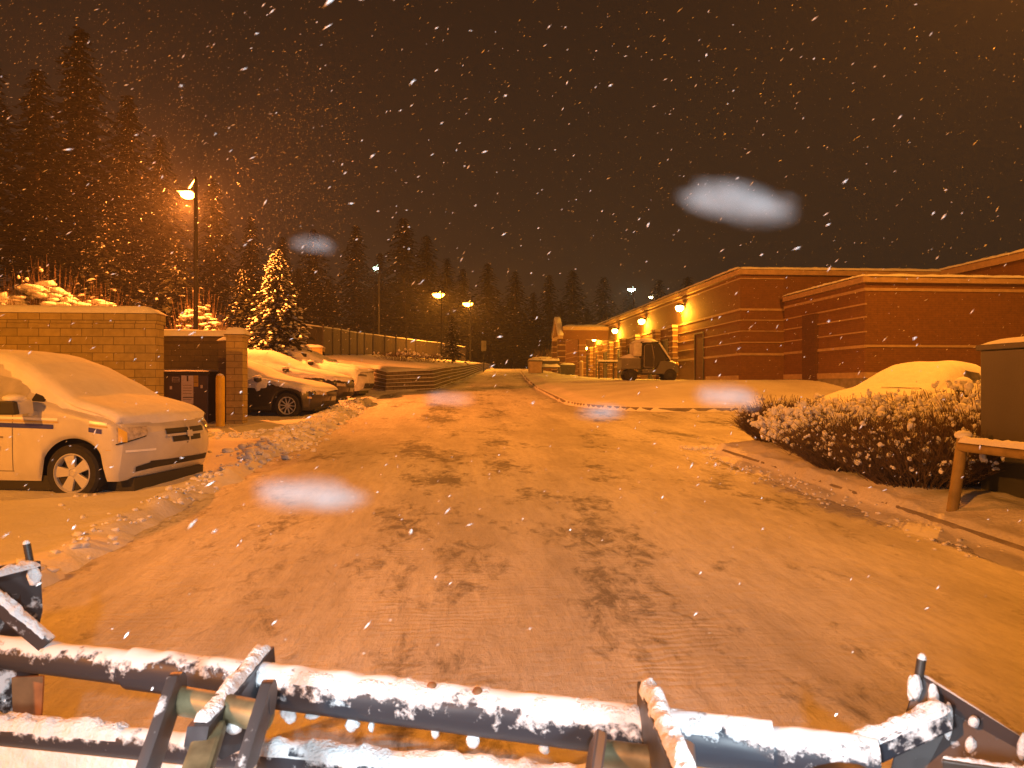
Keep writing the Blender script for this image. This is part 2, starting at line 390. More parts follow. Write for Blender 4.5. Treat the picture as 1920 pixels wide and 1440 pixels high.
def snow_h(x, y):
    """absolute height of the snow sheet"""
    b = base(y)
    n1 = fbm(x * .5, y * .5, 4); n2 = fbm(x * 2.6 + 7, y * 2.6, 4); n3 = fbm(x * 6, y * 6 + 3, 3); n4 = fbm(x * 3.7 + 40, y * 3.7 + 11, 5)
    h = np.full_like(x, -.07)
    d = xl(y) - x + (n4 - .5) * (.16 + .4 * smooth(10, 14, y)) + (n1 - .5) * .35                       # left, parking side
    wide = 1 + .9 * smooth(11, 15, y) * (1 - smooth(23, 25, y))
    bh = (.065 + .06 * smooth(11, 15, y)) * (1 - smooth(25, 28, y)) * smooth(-3, 2, y) * (.25 + 1.5 * n4)
    berm = bh * np.exp(-((d - .20 * wide) / (.24 * wide)) ** 2)
    berm = berm * (1 + (n3 - .5) * 1.2)
    flat = .035 + .05 * (n1 - .5) + .02 * (n3 - .5)
    hl = np.where(d > -.6, -.07 + (flat + .07) * smooth(-.25, .15, d) + berm, -.07)
    h = np.maximum(h, hl)
    z = b + h
    # second ridge between van bay and second bay, tyre-rutted apron
    ridge = .09 * np.exp(-((y - 15.2 - .25 * (x + 5)) / .35) ** 2) * smooth(-7.2, -6, x) * (1 - smooth(-3.6, -2.8, x)) * (.4 + n2 * 1.2)
    z = z + np.where(d > 0, ridge, 0)
    # bank behind the retaining wall, hillside left of the bays
    db = xw(y) - x
    bank = zw(y) + .085 * np.clip(db, 0, 11) + .20 * np.clip(db - 11, 0, 30) + .10 * (n1 - .5)
    yf = np.interp(x, [-12.8, -6.5, -4.6, -3.85, -2.7, -.75], [32.0, 33.5, 34.9, 33.5, 31.35, 30.9]); wf = np.interp(x, [-8, -5.2], [4., .5])
    by = smooth(yf, yf + wf, y)
    left = smooth(.05, .5, db)
    hill = b + .26 * np.clip(-12.8 - x, 0, 30) + .06
    z = np.where((y > 29.4) & (db > 0), np.maximum(z, z * (1 - by * left) + bank * by * left), z)
    z = np.where(x < -12.8, np.maximum(z, hill), z)
    # planter
    sp = sd_planter(x, y)
    zp = b - .07 + (.09 + .10 * (n4 - .42)) * smooth(.75, .10, sp + (n2 - .5) * .3) + .125 * smooth(.115, .085, sp + (n4 - .5) * .05) + .09 * smooth(.05, -.5, sp) + .05 * (n1 - .5) + .03 * (n2 - .5)
    z = np.where(sp < .7, np.maximum(z, zp), z)
    # island and terrace
    si = sd_island(x, y)
    terr = 1.66 + .012 * np.clip(y - 33, 0, 60) + .04 * (n1 - .5)
    edge = b - .07 + .06 * smooth(.5, .08, si) + .13 * smooth(.115, .08, si + (n4 - .5) * .08) + .10 * smooth(-.1, -.7, si)
    s = smooth(.2, 6.5, -si)
    dip = 1 - .55 * smooth(13.5, 17, x) * (1 - smooth(25, 30, y))
    zi = edge * (1 - s * dip) + terr * s * dip + .03 * (n2 - .5)
    z = np.where(si < .5, np.maximum(np.where(si < 0, -9, z), zi), z)
    # aisle on the right: thin patches of snow
    return z
def gz(x, y): return float(snow_h(np.array([float(x)]), np.array([float(y)]))[0])

ys = np.concatenate([np.arange(-40, -4, 2.), np.arange(-4, 4, .15), np.arange(4, 17, .075), np.arange(17, 36, .16), np.arange(36, 80, .8), np.arange(80, 400, 12.)])
xs = np.concatenate([np.arange(-200, -30, 12.), np.arange(-30, -14, 1.), np.arange(-14, -4.6, .14), np.arange(-4.6, -1.9, .065), np.arange(-1.9, 3.6, .16), np.arange(3.6, 5.6, .07), np.arange(5.6, 10, .13), np.arange(10, 20, .35), np.arange(20, 60, 2.), np.arange(60, 220, 12.)])
GX, GY = np.meshgrid(xs, ys)
GZ = snow_h(GX.ravel(), GY.ravel())
def grid_faces(nr, nc):
    i = np.arange((nr - 1) * nc).reshape(nr - 1, nc)[:, :-1].ravel()
    return np.stack([i, i + 1, i + nc + 1, i + nc], 1)
o = np_mesh('snow_ground', np.stack([GX.ravel(), GY.ravel(), GZ], 1), grid_faces(len(ys), len(xs)), ground_snow_mat()); tag(o, kind='structure')
rys = np.concatenate([np.arange(-40, 0, 4.), np.arange(0, 34, .3), np.arange(34, 110, 1.), np.arange(110, 180, 10)])
rxs = np.concatenate([np.arange(-8, 22, .3), np.arange(22, 70, 4)])
RX, RY = np.meshgrid(rxs, rys); rx_, ry_ = RX.ravel(), RY.ravel()
RZ = base(ry_) + .012 * (fbm(rx_ * 1.3, ry_ * .25, 3) - .5) 
RZ = np.where((rx_ < xl(ry_) - 1.2) | (sd_island(rx_, ry_) < -1) | (sd_planter(rx_, ry_) < -1), RZ - 1.2, RZ)
o = np_mesh('road', np.stack([rx_, ry_, RZ], 1), grid_faces(len(rys), len(rxs)), road_mat()); tag(o, kind='structure')

# kerbs
def kerb_line(pts, name):
    mb = MB(); prof = [(-.09, -.2), (-.09, .085), (-.075, .105), (.07, .105), (.09, .085), (.09, -.2)]
    rings = []
    for i, (x, y) in enumerate(pts):
        d = Vector((pts[min(i + 1, len(pts) - 1)][0] - pts[max(i - 1, 0)][0], pts[min(i + 1, len(pts) - 1)][1] - pts[max(i - 1, 0)][1], 0)).normalized()
        nrm = Vector((d.y, -d.x, 0)); z = float(base(np.array([y]))[0])
        rings.append([Vector((x, y, z)) + nrm * a + Vector((0, 0, b)) for a, b in prof])
    mb.grid(rings); o = mb.build(name, CONC, None, smooth=35); tag(o, kind='structure'); return o
pts = [(PLX, y) for y in np.arange(-6, PLY - .5, .4)] + [(PLX + .5 - .5 * math.cos(t), PLY - .5 + .5 * math.sin(t)) for t in np.linspace(0, math.pi / 2, 7)] + [(x, PLY) for x in np.arange(PLX + .8, 12, .6)]
kerb_line(pts, 'kerb')
pts = [(float(xi(y)), y) for y in np.arange(60, 25.2, -1.)] + [(float(xi(25.)) + 3.2 - 3.2 * math.cos(t), 25.1 - 3.2 * math.sin(t)) for t in np.linspace(0, math.pi / 2, 14)] + [(x, 21.9) for x in np.arange(7.6, 24, .6)]
kerb_line(pts, 'kerb')

# lumps of ploughed snow along the left edge (uncountable)
rr = random.Random(3); items = []
def add_chunk(x, y, s_): 
    items.append([x, y, s_, s_ * rr.uniform(.8, 1.6), s_ * rr.uniform(.8, 1.4), s_ * rr.uniform(.6, .9)])
for i in range(1700):
    y = rr.uniform(4.5, 24.5)
    if rr.random() > (1.0 if y > 11.5 else .22): continue
    add_chunk(-2.85 - .18 - (.26 if y > 12 else .10) * rr.gauss(0, 1) - (.08 if y > 12 else 0), y, rr.uniform(.012, .035) if rr.random() < .8 else rr.uniform(.035, .075) * (1 if y > 11 else .6))
for i in range(140):
    x = -6.6 + 3.4 * rr.random() ** .7 + rr.gauss(0, .15); add_chunk(x, 15.0 + .25 * (x + 5) + rr.gauss(0, .17), rr.uniform(.012, .05))
for i in range(200): add_chunk(4.5 - abs(rr.gauss(0, .25)), rr.uniform(5.6, 13.2), rr.uniform(.006, .022))
for i in range(90): add_chunk(rr.uniform(4.2, 5.1), 12.9 + abs(rr.gauss(0, .25)), rr.uniform(.02, .06))
for i in range(40): add_chunk(rr.uniform(-9, -3.2), rr.uniform(6.5, 14), rr.uniform(.006, .03))
ia = np.array(items); zz = np.maximum(snow_h(ia[:, 0], ia[:, 1]), base(ia[:, 1]))
o = blob_field('snow_chunks', [(q[0], q[1], z + q[2] * .2, q[3], q[4], q[5]) for q, z in zip(items, zz)], SNOW); tag(o, kind='stuff')

# ------------------------------------------------------------------ lamps
def point_light(name, loc, power, colr, r=.12, parent=None):
    l = bpy.data.lights.new(name, 'POINT'); l.energy = power; l.color = colr; l.shadow_soft_size = r
    o = bpy.data.objects.new(name, l); o.location = loc; link(o, parent); return o
def emis(name, c, s): return mat(name, c, .5, emit=c, estr=s)
def street_lamp(px, py, D, power, colr, label, es=60., head=.55, arm=.0, zbase=None, group=None, world=None, r=.15):
    p = P(px, py, D) if world is None else Vector(world)
    g = gz(p.x, p.y) - .05 if zbase is None else zbase
    t = thing('street_lamp', label, 'street lamp', (p.x, p.y, g), 0, group); O = t.location
    h = p.z
    u = Vector((p.x, p.y, 0)).normalized() * 1.7; bx, by = p.x - u.x + .26 * ca, p.y - u.y - .26 * sa
    mb = MB(); mb.tube([(bx, by, g - .6), (bx, by, g + (h - g) * .5), (bx, by, h + .05), (bx + u.x * .12, by + u.y * .12, h + .22)], [.085, .075, .055, .045], 12); mb.build('pole', POLE, t, O, smooth=40)
    mb = MB(); mb.tube([(bx + u.x * .1, by + u.y * .1, h + .2), (p.x - u.x * .1, p.y - u.y * .1, h + .14)], .035, 8); mb.build('arm', POLE, t, O, smooth=40)
    k = head
    mb = MB(); mb.hexa([(p.x - k * .42, p.y - k * .6, h + .05), (p.x + k * .42, p.y - k * .6, h + .05), (p.x + k * .42, p.y + k * .6, h + .05), (p.x - k * .42, p.y + k * .6, h + .05),
                        (p.x - k * .30, p.y - k * .45, h + .20), (p.x + k * .30, p.y - k * .45, h + .20), (p.x + k * .30, p.y + k * .5, h + .20), (p.x - k * .30, p.y + k * .5, h + .20)], .02)
    mb.build('lamp_head', POLE, t, O)
    mb = MB(); mb.lathe([(.01, h - .20 * k), (.2 * k, h - .17 * k), (.36 * k, h - .05 * k), (.40 * k, h + .045)], 20, 'z', (p.x, p.y, 0)); mb.build('lens', emis('lens_%d_%d_%d' % (colr[0] * 99, colr[1] * 99, es), colr, es), t, O, smooth=60)
    point_light('lamp_light', (0, -.15, h - g - .42), power, colr, r, t)
    return t
street_lamp(352, 366, 25.4, 10500, REDDISH, 'tall street lamp glowing orange behind the block walls above the parked cars', 90, .62)
street_lamp(822, 553, 66, 5000, SODIUM, 'far orange street lamp over the road, left of the two beyond the fence', 70, 1.35)
street_lamp(877, 570, 78, 5000, SODIUM, 'far orange street lamp over the road, right of the two beyond the fence', 70, 1.35)
street_lamp(1184, 543, 92, 500, (.75, 1.0, .78), 'white street lamp on tall pole behind the brick building', 60, 1.1)
street_lamp(1221, 557, 105, 300, (1.0, .86, .45), 'small yellowish street lamp just above the brick building roof line', 40, .8)
street_lamp(705, 503, 74, 200, (.70, 1.0, .70), 'pale greenish lamp shining between the dark conifers', 40, .7)
street_lamp(0, 0, 0, 9000, SODIUM, 'street lamp beside the parking row right of the planter', 90, .62, world=(12.0, 13.5, 12.5))
street_lamp(0, 0, 0, 13500, SODIUM, 'street lamp behind the plow at the left kerb', 90, .62, world=(-12.5, -4.5, 8.5))

# ------------------------------------------------------------------ brick building on the right
FX = 12.1; BY0 = 30.1; BY1 = 78.; ZG = 1.3
bld = thing('brick_building', 'long low red brick building with pale stone bands and a snowy parapet', 'building', (20, 45, ZG)); O = bld.location
BXX = 14.0; BY = 24.0; Z1 = 6.3; Z2 = 5.14
mb = MB()
mb.box((FX, BY0, ZG), (44, BY1, Z1 - .22)); mb.build('wall', BRICK, bld, O)
mb = MB(); mb.box((BXX, BY, 1.9), (44, BY0 - .003, Z2 - .2)); mb.build('wing_wall', BRICK, bld, O)
mb = MB(); mb.box((BXX - .03, BY - .03, .3), (44, BY0 - .004, 1.70)); mb.build('foundation', CONC, bld, O)
mb = MB(); mb.box((21, BY + .8, Z2 - .25), (44, 46, 6.1)); mb.build('upper_wall', BRICK, bld, O)
def cornice(mb, x0, y0, x1, y1, z, h=.22, out=.14):
    mb.box((x0 - out, y0 - out, z - h), (x1, y1, z))
mb = MB(); cornice(mb, FX, BY0, 44, BY1, Z1); mb.build('cornice', STONE, bld, O)
mb = MB(); cornice(mb, BXX, BY, 44, BY0 - .15, Z2, .2); mb.build('cornice', STONE, bld, O)
mb = MB(); cornice(mb, 21, BY + .8, 44, 46, 6.35, .28); mb.build('cornice', STONE, bld, O)
mb = MB()
snow_strip(mb, (FX - .02, BY0 - .15, Z1), (FX - .02, BY1, Z1), .5, .14, 1, 150)
snow_strip(mb, (FX - .1, BY0 + .05, Z1), (BXX + 8, BY0 + .05, Z1), .5, .12, 2, 60)
snow_strip(mb, (BXX, BY - .14, Z2), (BXX, BY0 - .2, Z2), .5, .10, 3, 50)
snow_strip(mb, (BXX - .1, BY + .05, Z2), (34, BY + .05, Z2), .5, .10, 4, 90)
snow_strip(mb, (21.05, BY + .7, 6.35), (21.05, 46, 6.35), .5, .12, 5, 90)
mb.build('snow_cap', SNOW, bld, O, smooth=60)
# stone bands: (z, height, proud)
def bands(mbx, xface, y0, y1, zs, skip=()):
    for z, h in zs:
        segs = [(y0, y1)]
        for a, b in skip:
            ns = []
            for s0, s1 in segs:
                if z - h > 1.6 and z < 9 and a < s1 and b > s0 and z < skip_top:
                    if a > s0: ns.append((s0, a))
                    if b < s1: ns.append((b, s1))
                else: ns.append((s0, s1))
            segs = ns
        for s0, s1 in segs: mbx.box((xface - .035, s0, z - h), (xface + .05, s1, z))
doors = [(34.6, 35.8)] + [(40.4, 41.6), (43.0, 44.4), (48.2, 49.6), (51.6, 52.8), (56.6, 57.8), (59.6, 60.8), (64.4, 65.6), (67.6, 68.8)]
skip_top = 4.0
mb = MB(); bands(mb, FX, BY0 - .035, BY1, [(4.67, .09), (4.20, .05), (3.74, .05), (3.27, .05), (2.80, .10), (5.95, .05)], doors)
for z, h in [(4.67, .09), (2.80, .10), (5.95, .05), (4.2, .04), (3.74, .04), (3.27, .04)]: mb.box((FX + .05, BY0 - .035, z - h), (BXX, BY0 + .02, z))
mb.build('stone_band', STONE, bld, O)
mb = MB(); bands(mb, BXX, BY - .035, BY0 - .01, [(4.76, .10), (4.24, .05), (3.80, .05), (3.30, .05), (2.83, .10)])
for z, h in [(4.76, .10), (2.83, .08)]: mb.box((BXX + .05, BY - .035, z - h), (44, BY + .02, z))
mb.box((BXX - .05, BY - .05, 1.70), (44, BY0 - .01, 1.9)); mb.build('stone_band', STONE, bld, O)
mb = MB(); mb.box((BXX - .13, 27.2, 1.3), (BXX + .02, 28.25, 4.2)); mb.build('pilaster', BRICK_DARK, bld, O)
for a, b in doors:
    mb = MB(); mb.box((FX - .006, a, 1.6), (FX + .1, b, 3.95)); d_ = mb.build('door', DARK if a > 36 else BRICK_DARK, bld, O)
    mb = MB(); mb.box((FX - .05, a - .08, 1.6), (FX - .001, a, 4.02)); mb.box((FX - .05, b, 1.6), (FX - .001, b + .08, 4.02)); mb.box((FX - .05, a, 3.95), (FX - .001, b, 4.02)); mb.build('frame', DMETAL, d_, O)
for i, yc in enumerate([39.0, 42.3, 46.9, 50.7, 54.7, 58.8, 62.6, 66.6]):
    mb = MB(); mb.box((FX - .28, yc - .35, 1.5), (FX + .02, yc + .35, 4.55)); pl = mb.build('pilaster', BRICK, bld, O)
    for z in np.arange(1.95, 4.5, .30):
        mb = MB(); mb.box((FX - .31, yc - .38, z), (FX + .0, yc + .38, z + .07)); mb.build('stone_course', STONE, pl, O)
    mb = MB(); mb.box((FX - .34, yc - .41, 4.52), (FX - .002, yc + .41, 4.66)); mb.build('capital', STONE, pl, O)
mb = MB(); mb.box((FX - .06, BY0 + .2, 1.2), (FX + .02, 34.2, 1.86)); mb.build('base_course', STONE, bld, O)

# wall lamps
def wall_lamp(px, py, label, power=760):
    tdir = (px - 960) / F; k = (FX - .30) / (sa + tdir * ca); p = P(px, py, k)
    t = thing('wall_lamp', label, 'wall lamp', tuple(p), 0, 'wall lamps along the brick facade')
    mb = MB(); mb.box((.22, -.10, -.05), (.30, .10, .2), .015); mb.build('back_plate', DMETAL, t)
    mb = MB(); mb.tube([(.24, 0, .16), (.02, 0, .2)], .03, 8); mb.build('arm', DMETAL, t)
    mb = MB(); mb.lathe([(.02, .24), (.10, .22), (.20, .13), (.21, .10)], 18); mb.build('shade', DMETAL, t, smooth=50)
    mb = MB(); mb.lathe([(.01, -.20), (.12, -.17), (.20, -.06), (.20, .04), (.12, .098)], 18); mb.build('globe', emis('wall_globe', (1., .60, .10), 75), t, smooth=60)
    point_light('lamp_light', (0, 0, -.30), power, AMBER, .08, t)
    return t
wall_lamp(1274, 577, 'wall lamp nearest the plow, highest of the glowing row on the brick facade')
wall_lamp(1203, 602, 'second wall lamp from the nearest, glowing above the utility cart')
wall_lamp(1153, 620, 'third wall lamp from the nearest, glowing on the brick facade')
wall_lamp(1114, 635, 'farthest wall lamp, glowing beside the gabled porch')

# porch
pX, pY, pZ = 8.55, 56.2, 1.75
po = thing('gabled_porch', 'small gabled porch with snowy roof standing out from the brick facade', 'porch', (pX, pY, pZ)); O = po.location
mb = MB(); mb.prism([(pX - .35, pY - .25, 5.2), (pX - .35, pY + 1.55, 6.75), (pX - .35, pY + 3.35, 5.2), (pX - .35, pY + 3.35, 4.95), (pX - .35, pY - .25, 4.95)], (.35, 0, 0)); ga = mb.build('gable', STONE, po, O)
mb = MB(); mb.prism([(pX - .38, pY + .35, 5.2), (pX - .38, pY + 1.55, 6.25), (pX - .38, pY + 2.75, 5.2)], (.028, 0, 0)); mb.build('gable_panel', BRICK, ga, O)
mb = MB(); snow_strip(mb, (pX - .18, pY - .3, 5.2), (pX - .18, pY + 1.55, 6.78), .5, .10, 91, 20); snow_strip(mb, (pX - .18, pY + 1.55, 6.78), (pX - .18, pY + 3.4, 5.2), .5, .10, 92, 20); mb.build('snow_cap', SNOW, ga, O, smooth=60)
mb = MB(); mb.box((pX + .003, pY - .2, 5.62), (FX - .01, pY + 3.3, 5.9), .02); rf = mb.build('roof', STONE, po, O)
mb = MB(); snow_slab(mb, pX + .05, pY - .2, FX - .02, pY + 3.3, 5.9, .2, 93, .02, 20, 14); mb.build('snow_cover', SNOW, rf, O, smooth=60)
mb = MB(); mb.box((pX + .01, pY - .1, 4.9), (FX - .01, pY + .25, 5.617)); mb.build('beam', BRICK, po, O)
for i, (x, y) in enumerate([(pX - .1, pY), (pX - .1, pY + 3.1), (pX + 1.5, pY + .02)]):
    mb = MB(); mb.box((x - .28, y - .28, pZ - .3), (x + .28, y + .28, 4.945 if i < 2 else 4.895), .02); ps = mb.build('post', BRICK_DARK if i < 2 else BRICK, po, O)
    for z in np.arange(2.2, 4.8, .45):
        mb = MB(); mb.box((x - .30, y - .30, z), (x + .30, y + .30, z + .06)); mb.build('stone_course', STONE, ps, O)
t = thing('porch_lamp', 'small glowing lamp under the gabled porch roof', 'lamp', (10.6, 57.5, 4.3))
mb = MB(); mb.lathe([(.01, -.1), (.1, -.07), (.13, .04), (.05, .1)], 14); mb.build('globe', emis('wall_globe', (1., .60, .10), 75), t, smooth=60)
mb = MB(); mb.tube([(0, 0, .1), (0, 0, .6)], .03, 8); mb.build('stem', DMETAL, t)
point_light('lamp_light', (0, 0, -.2), 240, AMBER, .08, t)

# brick planter wall, bin, bench before the porch
x, y = XY(1018, 62); g = 1.9
pw = thing('brick_planter', 'low brick planter box with snow and stems beyond the porch', 'planter', (x, y, g)); O = pw.location
mb = MB(); mb.box((x - 1.0, y - .5, g - 1), (x + 1.3, y + 1.6, 3.55)); mb.build('wall', BRICK, pw, O)
mb = MB(); mb.box((x - 1.05, y - .55, 3.55), (x + 1.35, y + 1.65, 3.65)); mb.build('coping', STONE, pw, O)
mb = MB(); snow_strip(mb, (x - 1.0, y + .5, 3.65), (x + 1.3, y + .5, 3.65), 2.1, .16, 9); mb.build('snow_cap', SNOW, pw, O, smooth=60)
mb = MB(); rr = random.Random(5)
for i in range(60):
    a = Vector((x + rr.uniform(-.8, 1.2), y + rr.uniform(-.2, 1.3), 3.7)); mb.tube([a, a + Vector((rr.uniform(-.3, .3), rr.uniform(-.3, .3), rr.uniform(.3, .9)))], [.02, .006], 4)
mb.build('stems', TWIG, pw, O)
x, y = XY(1003, 52); g = gz(x, y)
tb = thing('litter_bin', 'squat pale bin capped with snow at the end of the island', 'bin', (x, y, g))
mb = MB(); mb.hexa([(-.42, -.36, 0), (.42, -.36, 0), (.42, .36, 0), (-.42, .36, 0), (-.47, -.4, .8), (.47, -.4, .8), (.47, .4, .8), (-.47, .4, .8)], .03); mb.build('body', STONE, tb)
mb = MB(); mb.box((-.5, -.43, .8), (.5, .43, .88), .02); mb.build('lid', BLACKPL, tb)
mb = MB(); snow_strip(mb, (-.48, 0, .88), (.48, 0, .88), .8, .14, 12); mb.build('snow_cap', SNOW, tb, smooth=60)
x, y = XY(1032, 53); g = gz(x, y)
be = thing('bench', 'snow covered bench beside the pale bin', 'bench', (x, y, g))
mb = MB(); mb.box((-.7, -.25, .40), (.7, .25, .46), .01); mb.build('seat', DMETAL, be)
mb = MB(); mb.beam((-.7, .28, .75), (.7, .28, .75), .05, .34); mb.build('backrest', DMETAL, be)
for xx in (-.6, .6):
    mb = MB(); mb.box((xx - .04, -.22, 0), (xx + .04, .22, .398), .01); mb.build('leg', DMETAL, be)
mb = MB(); snow_strip(mb, (-.7, 0, .46), (.7, 0, .46), .5, .2, 15); snow_strip(mb, (-.7, .28, .92), (.7, .28, .92), .14, .16, 16); mb.build('snow_cap', SNOW, be, smooth=60)
# small planters / boxes near the facade doors
for i, (px, D, hh, lab) in enumerate([(1064, 55, .75, 'dark planter box beside the porch post'), (1090, 53, .95, 'pale upright bollard before the louvred brick piers')]):
    x, y = XY(px, D); g = gz(x, y)
    if i == 0:
        t = thing('planter_box', lab, 'planter', (x, y, g)); mb = MB(); mb.hexa([(-.5, -.3, 0), (.5, -.3, 0), (.5, .3, 0), (-.5, .3, 0), (-.58, -.36, hh), (.58, -.36, hh), (.58, .36, hh), (-.58, .36, hh)], .02); mb.build('body', DMETAL, t)
        mb = MB(); snow_strip(mb, (-.55, 0, hh), (.55, 0, hh), .7, .14, 22); mb.build('snow_cap', SNOW, t, smooth=60)
    else:
        t = thing('bollard', lab, 'bollard', (x, y, g)); mb = MB(); mb.lathe([(.14, 0), (.14, hh), (.10, hh + .1), (.02, hh + .14)], 16); mb.build('post', STONE, t, smooth=50)
        mb = MB(); mb.blob((0, 0, hh + .14), .13, .13, .06, 3); mb.build('snow_cap', SNOW, t, smooth=60)
x, y = XY(1150, 43); g = gz(x, y)
t = thing('pipe_railing', 'snow capped pipe railing between utility cart and brick facade', 'railing', (x, y, g))
mb = MB(); mb.tube([(-.9, 0, .98), (.9, 0, .98)], .05, 8); mb.build('rail', DMETAL, t)
for xx in (-.85, 0, .85):
    mb = MB(); mb.tube([(xx, 0, -.1), (xx, 0, .96)], .045, 8); mb.build('post', DMETAL, t)
mb = MB(); snow_strip(mb, (-.9, 0, 1.02), (.9, 0, 1.02), .11, .09, 31); mb.build('snow_cap', SNOW, t, smooth=60)

# ------------------------------------------------------------------ left: block enclosures, container, bollard
D1 = 14.6
x1, y1 = XY(292, D1)
w1 = thing('block_wall', 'tall split face block wall with thick rounded snow cap behind the white van', 'wall', (x1 - 3, y1, .35)); O = w1.location
zt1 = P(0, 588, D1).z
mb = MB(); mb.box((x1 - 9, y1, 0), (x1, y1 + .42, zt1 - .2)); mb.build('blockwork', BLOCK, w1, O)
mb = MB(); mb.box((x1 - 9, y1 - .03, zt1 - .2), (x1 + .03, y1 + .45, zt1), .015); mb.build('coping', BLOCK, w1, O)
mb = MB(); snow_slab(mb, x1 - 9, y1 - .03, x1 + .03, y1 + .45, zt1, .16, 3, n=60); mb.build('snow_cap', SNOW, w1, O, smooth=60)
D2 = 19.6
xa, ya = XY(300, D2); xb, _ = XY(434, D2); zt2 = P(0, 630, D2).z
w2 = thing('block_wall', 'lower dark block wall with snowy top behind the container', 'wall', (xb - 2, ya, .5)); O = w2.location
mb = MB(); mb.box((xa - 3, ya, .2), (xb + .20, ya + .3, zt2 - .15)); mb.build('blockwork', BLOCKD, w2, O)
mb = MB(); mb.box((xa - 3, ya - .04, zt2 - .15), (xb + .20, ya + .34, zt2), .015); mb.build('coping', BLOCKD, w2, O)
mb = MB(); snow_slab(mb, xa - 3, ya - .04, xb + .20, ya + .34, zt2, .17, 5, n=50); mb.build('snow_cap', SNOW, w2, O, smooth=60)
D3 = 17.9
xc, yc = XY(424, D3); xd, _ = XY(454, D3); zt3 = P(0, 632, D3).z
w3 = thing('block_pier', 'square block pier with pyramid snow cap beside the yellow bollard', 'pier', ((xc + xd) / 2, yc + .2, .45)); O = w3.location
mb = MB(); mb.box((xc, yc, .2), (xd, yc + .45, zt3)); mb.build('blockwork', BLOCK, w3, O)
mb = MB(); mb.box((xc - .04, yc - .04, zt3), (xd + .04, yc + .49, zt3 + .07), .012); mb.build('coping', BLOCK, w3, O)
mb = MB(); snow_slab(mb, xc - .04, yc - .04, xd + .04, yc + .49, zt3 + .07, .17, 8, n=10, m=10); mb.build('snow_cap', SNOW, w3, O, smooth=60)
# side wall joining pier to rear wall
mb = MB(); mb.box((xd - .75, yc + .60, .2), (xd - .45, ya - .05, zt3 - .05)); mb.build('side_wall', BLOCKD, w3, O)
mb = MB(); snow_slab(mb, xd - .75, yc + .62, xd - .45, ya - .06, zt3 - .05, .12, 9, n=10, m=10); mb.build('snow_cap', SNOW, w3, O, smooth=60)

# container (waste skip) with notices
Dk = 18.3; xk0, yk = XY(300, Dk); xk1, _ = XY(388, Dk); zk = P(0, 694, Dk).z
CONT = mat('container_paint', (.055, .045, .06), .5, nscale=2.5, namt=.2)
ct = thing('waste_container', 'dark steel waste container with paper notices on its front', 'container', ((xk0 + xk1) / 2, yk, .5)); O = ct.location
mb = MB(); mb.box((xk0 - .9, yk, .5), (xk1, yk + 1.1, zk - .12), .02); mb.build('body', CONT, ct, O)
mb = MB(); mb.box((xk0 - .95, yk - .05, zk - .12), (xk1 + .05, yk + 1.15, zk - .03), .015); mb.build('lid', BLACKPL, ct, O)
mb = MB(); snow_slab(mb, xk0 - .95, yk - .05, xk1 + .03, yk + 1.15, zk - .03, .06, 4); mb.build('snow_cap', SNOW, ct, O, smooth=60)
def sgn(px0, py0, px1, py1, m, name, th=.012, y=None):
    yy = yk if y is None else y
    a = P(px0, py0, Dk); b = P(px1, py1, Dk); mb = MB(); mb.box((a.x, yy - th, b.z), (b.x, yy - .002, a.z)); return mb.build(name, m, ct, O)
s1 = sgn(339, 704, 361, 757, PAPER, 'paper_notice')
def ink(par, px0, py0, px1, py1, m=INK):
    a = P(px0, py0, Dk); b = P(px1, py1, Dk); mb = MB(); mb.box((a.x, yk - .016, b.z), (b.x, yk - .0125, a.z)); return mb.build('print', m, par, O)
ink(s1, 349, 704.5, 352, 715)
GREYINK = mat('faded_ink', (.30, .26, .2), .7)
for yy_ in (722, 727, 732, 737, 749): ink(s1, 342, yy_, 358, yy_ + 1.1, GREYINK)
ink(s1, 342, 744.5, 361, 746)
s2 = sgn(361.5, 704, 370, 725, YSIGN, 'yellow_notice')
ink(s2, 362.5, 716, 369, 717.2)
for yy_ in (707, 710, 713): ink(s2, 363, yy_, 366 + yy_ % 3, yy_ + .7, mat('amber_ink', (.34, .2, .03), .7))
s3 = sgn(322, 706.5, 336, 717, mat('worn_label', (.30, .27, .24), .7, nscale=40, namt=.5), 'faded_label')
for yy_ in (709, 712, 715): ink(s3, 323.5, yy_, 334, yy_ + 1.1)
sgn(374, 722, 378, 728, PAPER, 'sticker'); sgn(318, 724, 322, 730, PAPER, 'sticker')

Db = 17.3; x, y = XY(413, Db); g = gz(x, y)
bo = thing('bollard', 'yellow round topped bollard before the block pier', 'bollard', (x, y, g)); hb = P(0, 702, Db).z - g
mb = MB(); mb.lathe([(.1, -.1), (.1, hb - .10), (.092, hb - .05), (.07, hb - .02), (.03, hb - .003), (.005, hb)], 24); mb.build('post', YELLOW, bo, smooth=50)
mb = MB(); mb.blob((0, 0, hb - .015), .075, .075, .03, 2); mb.build('snow_cap', SNOW, bo, smooth=60)

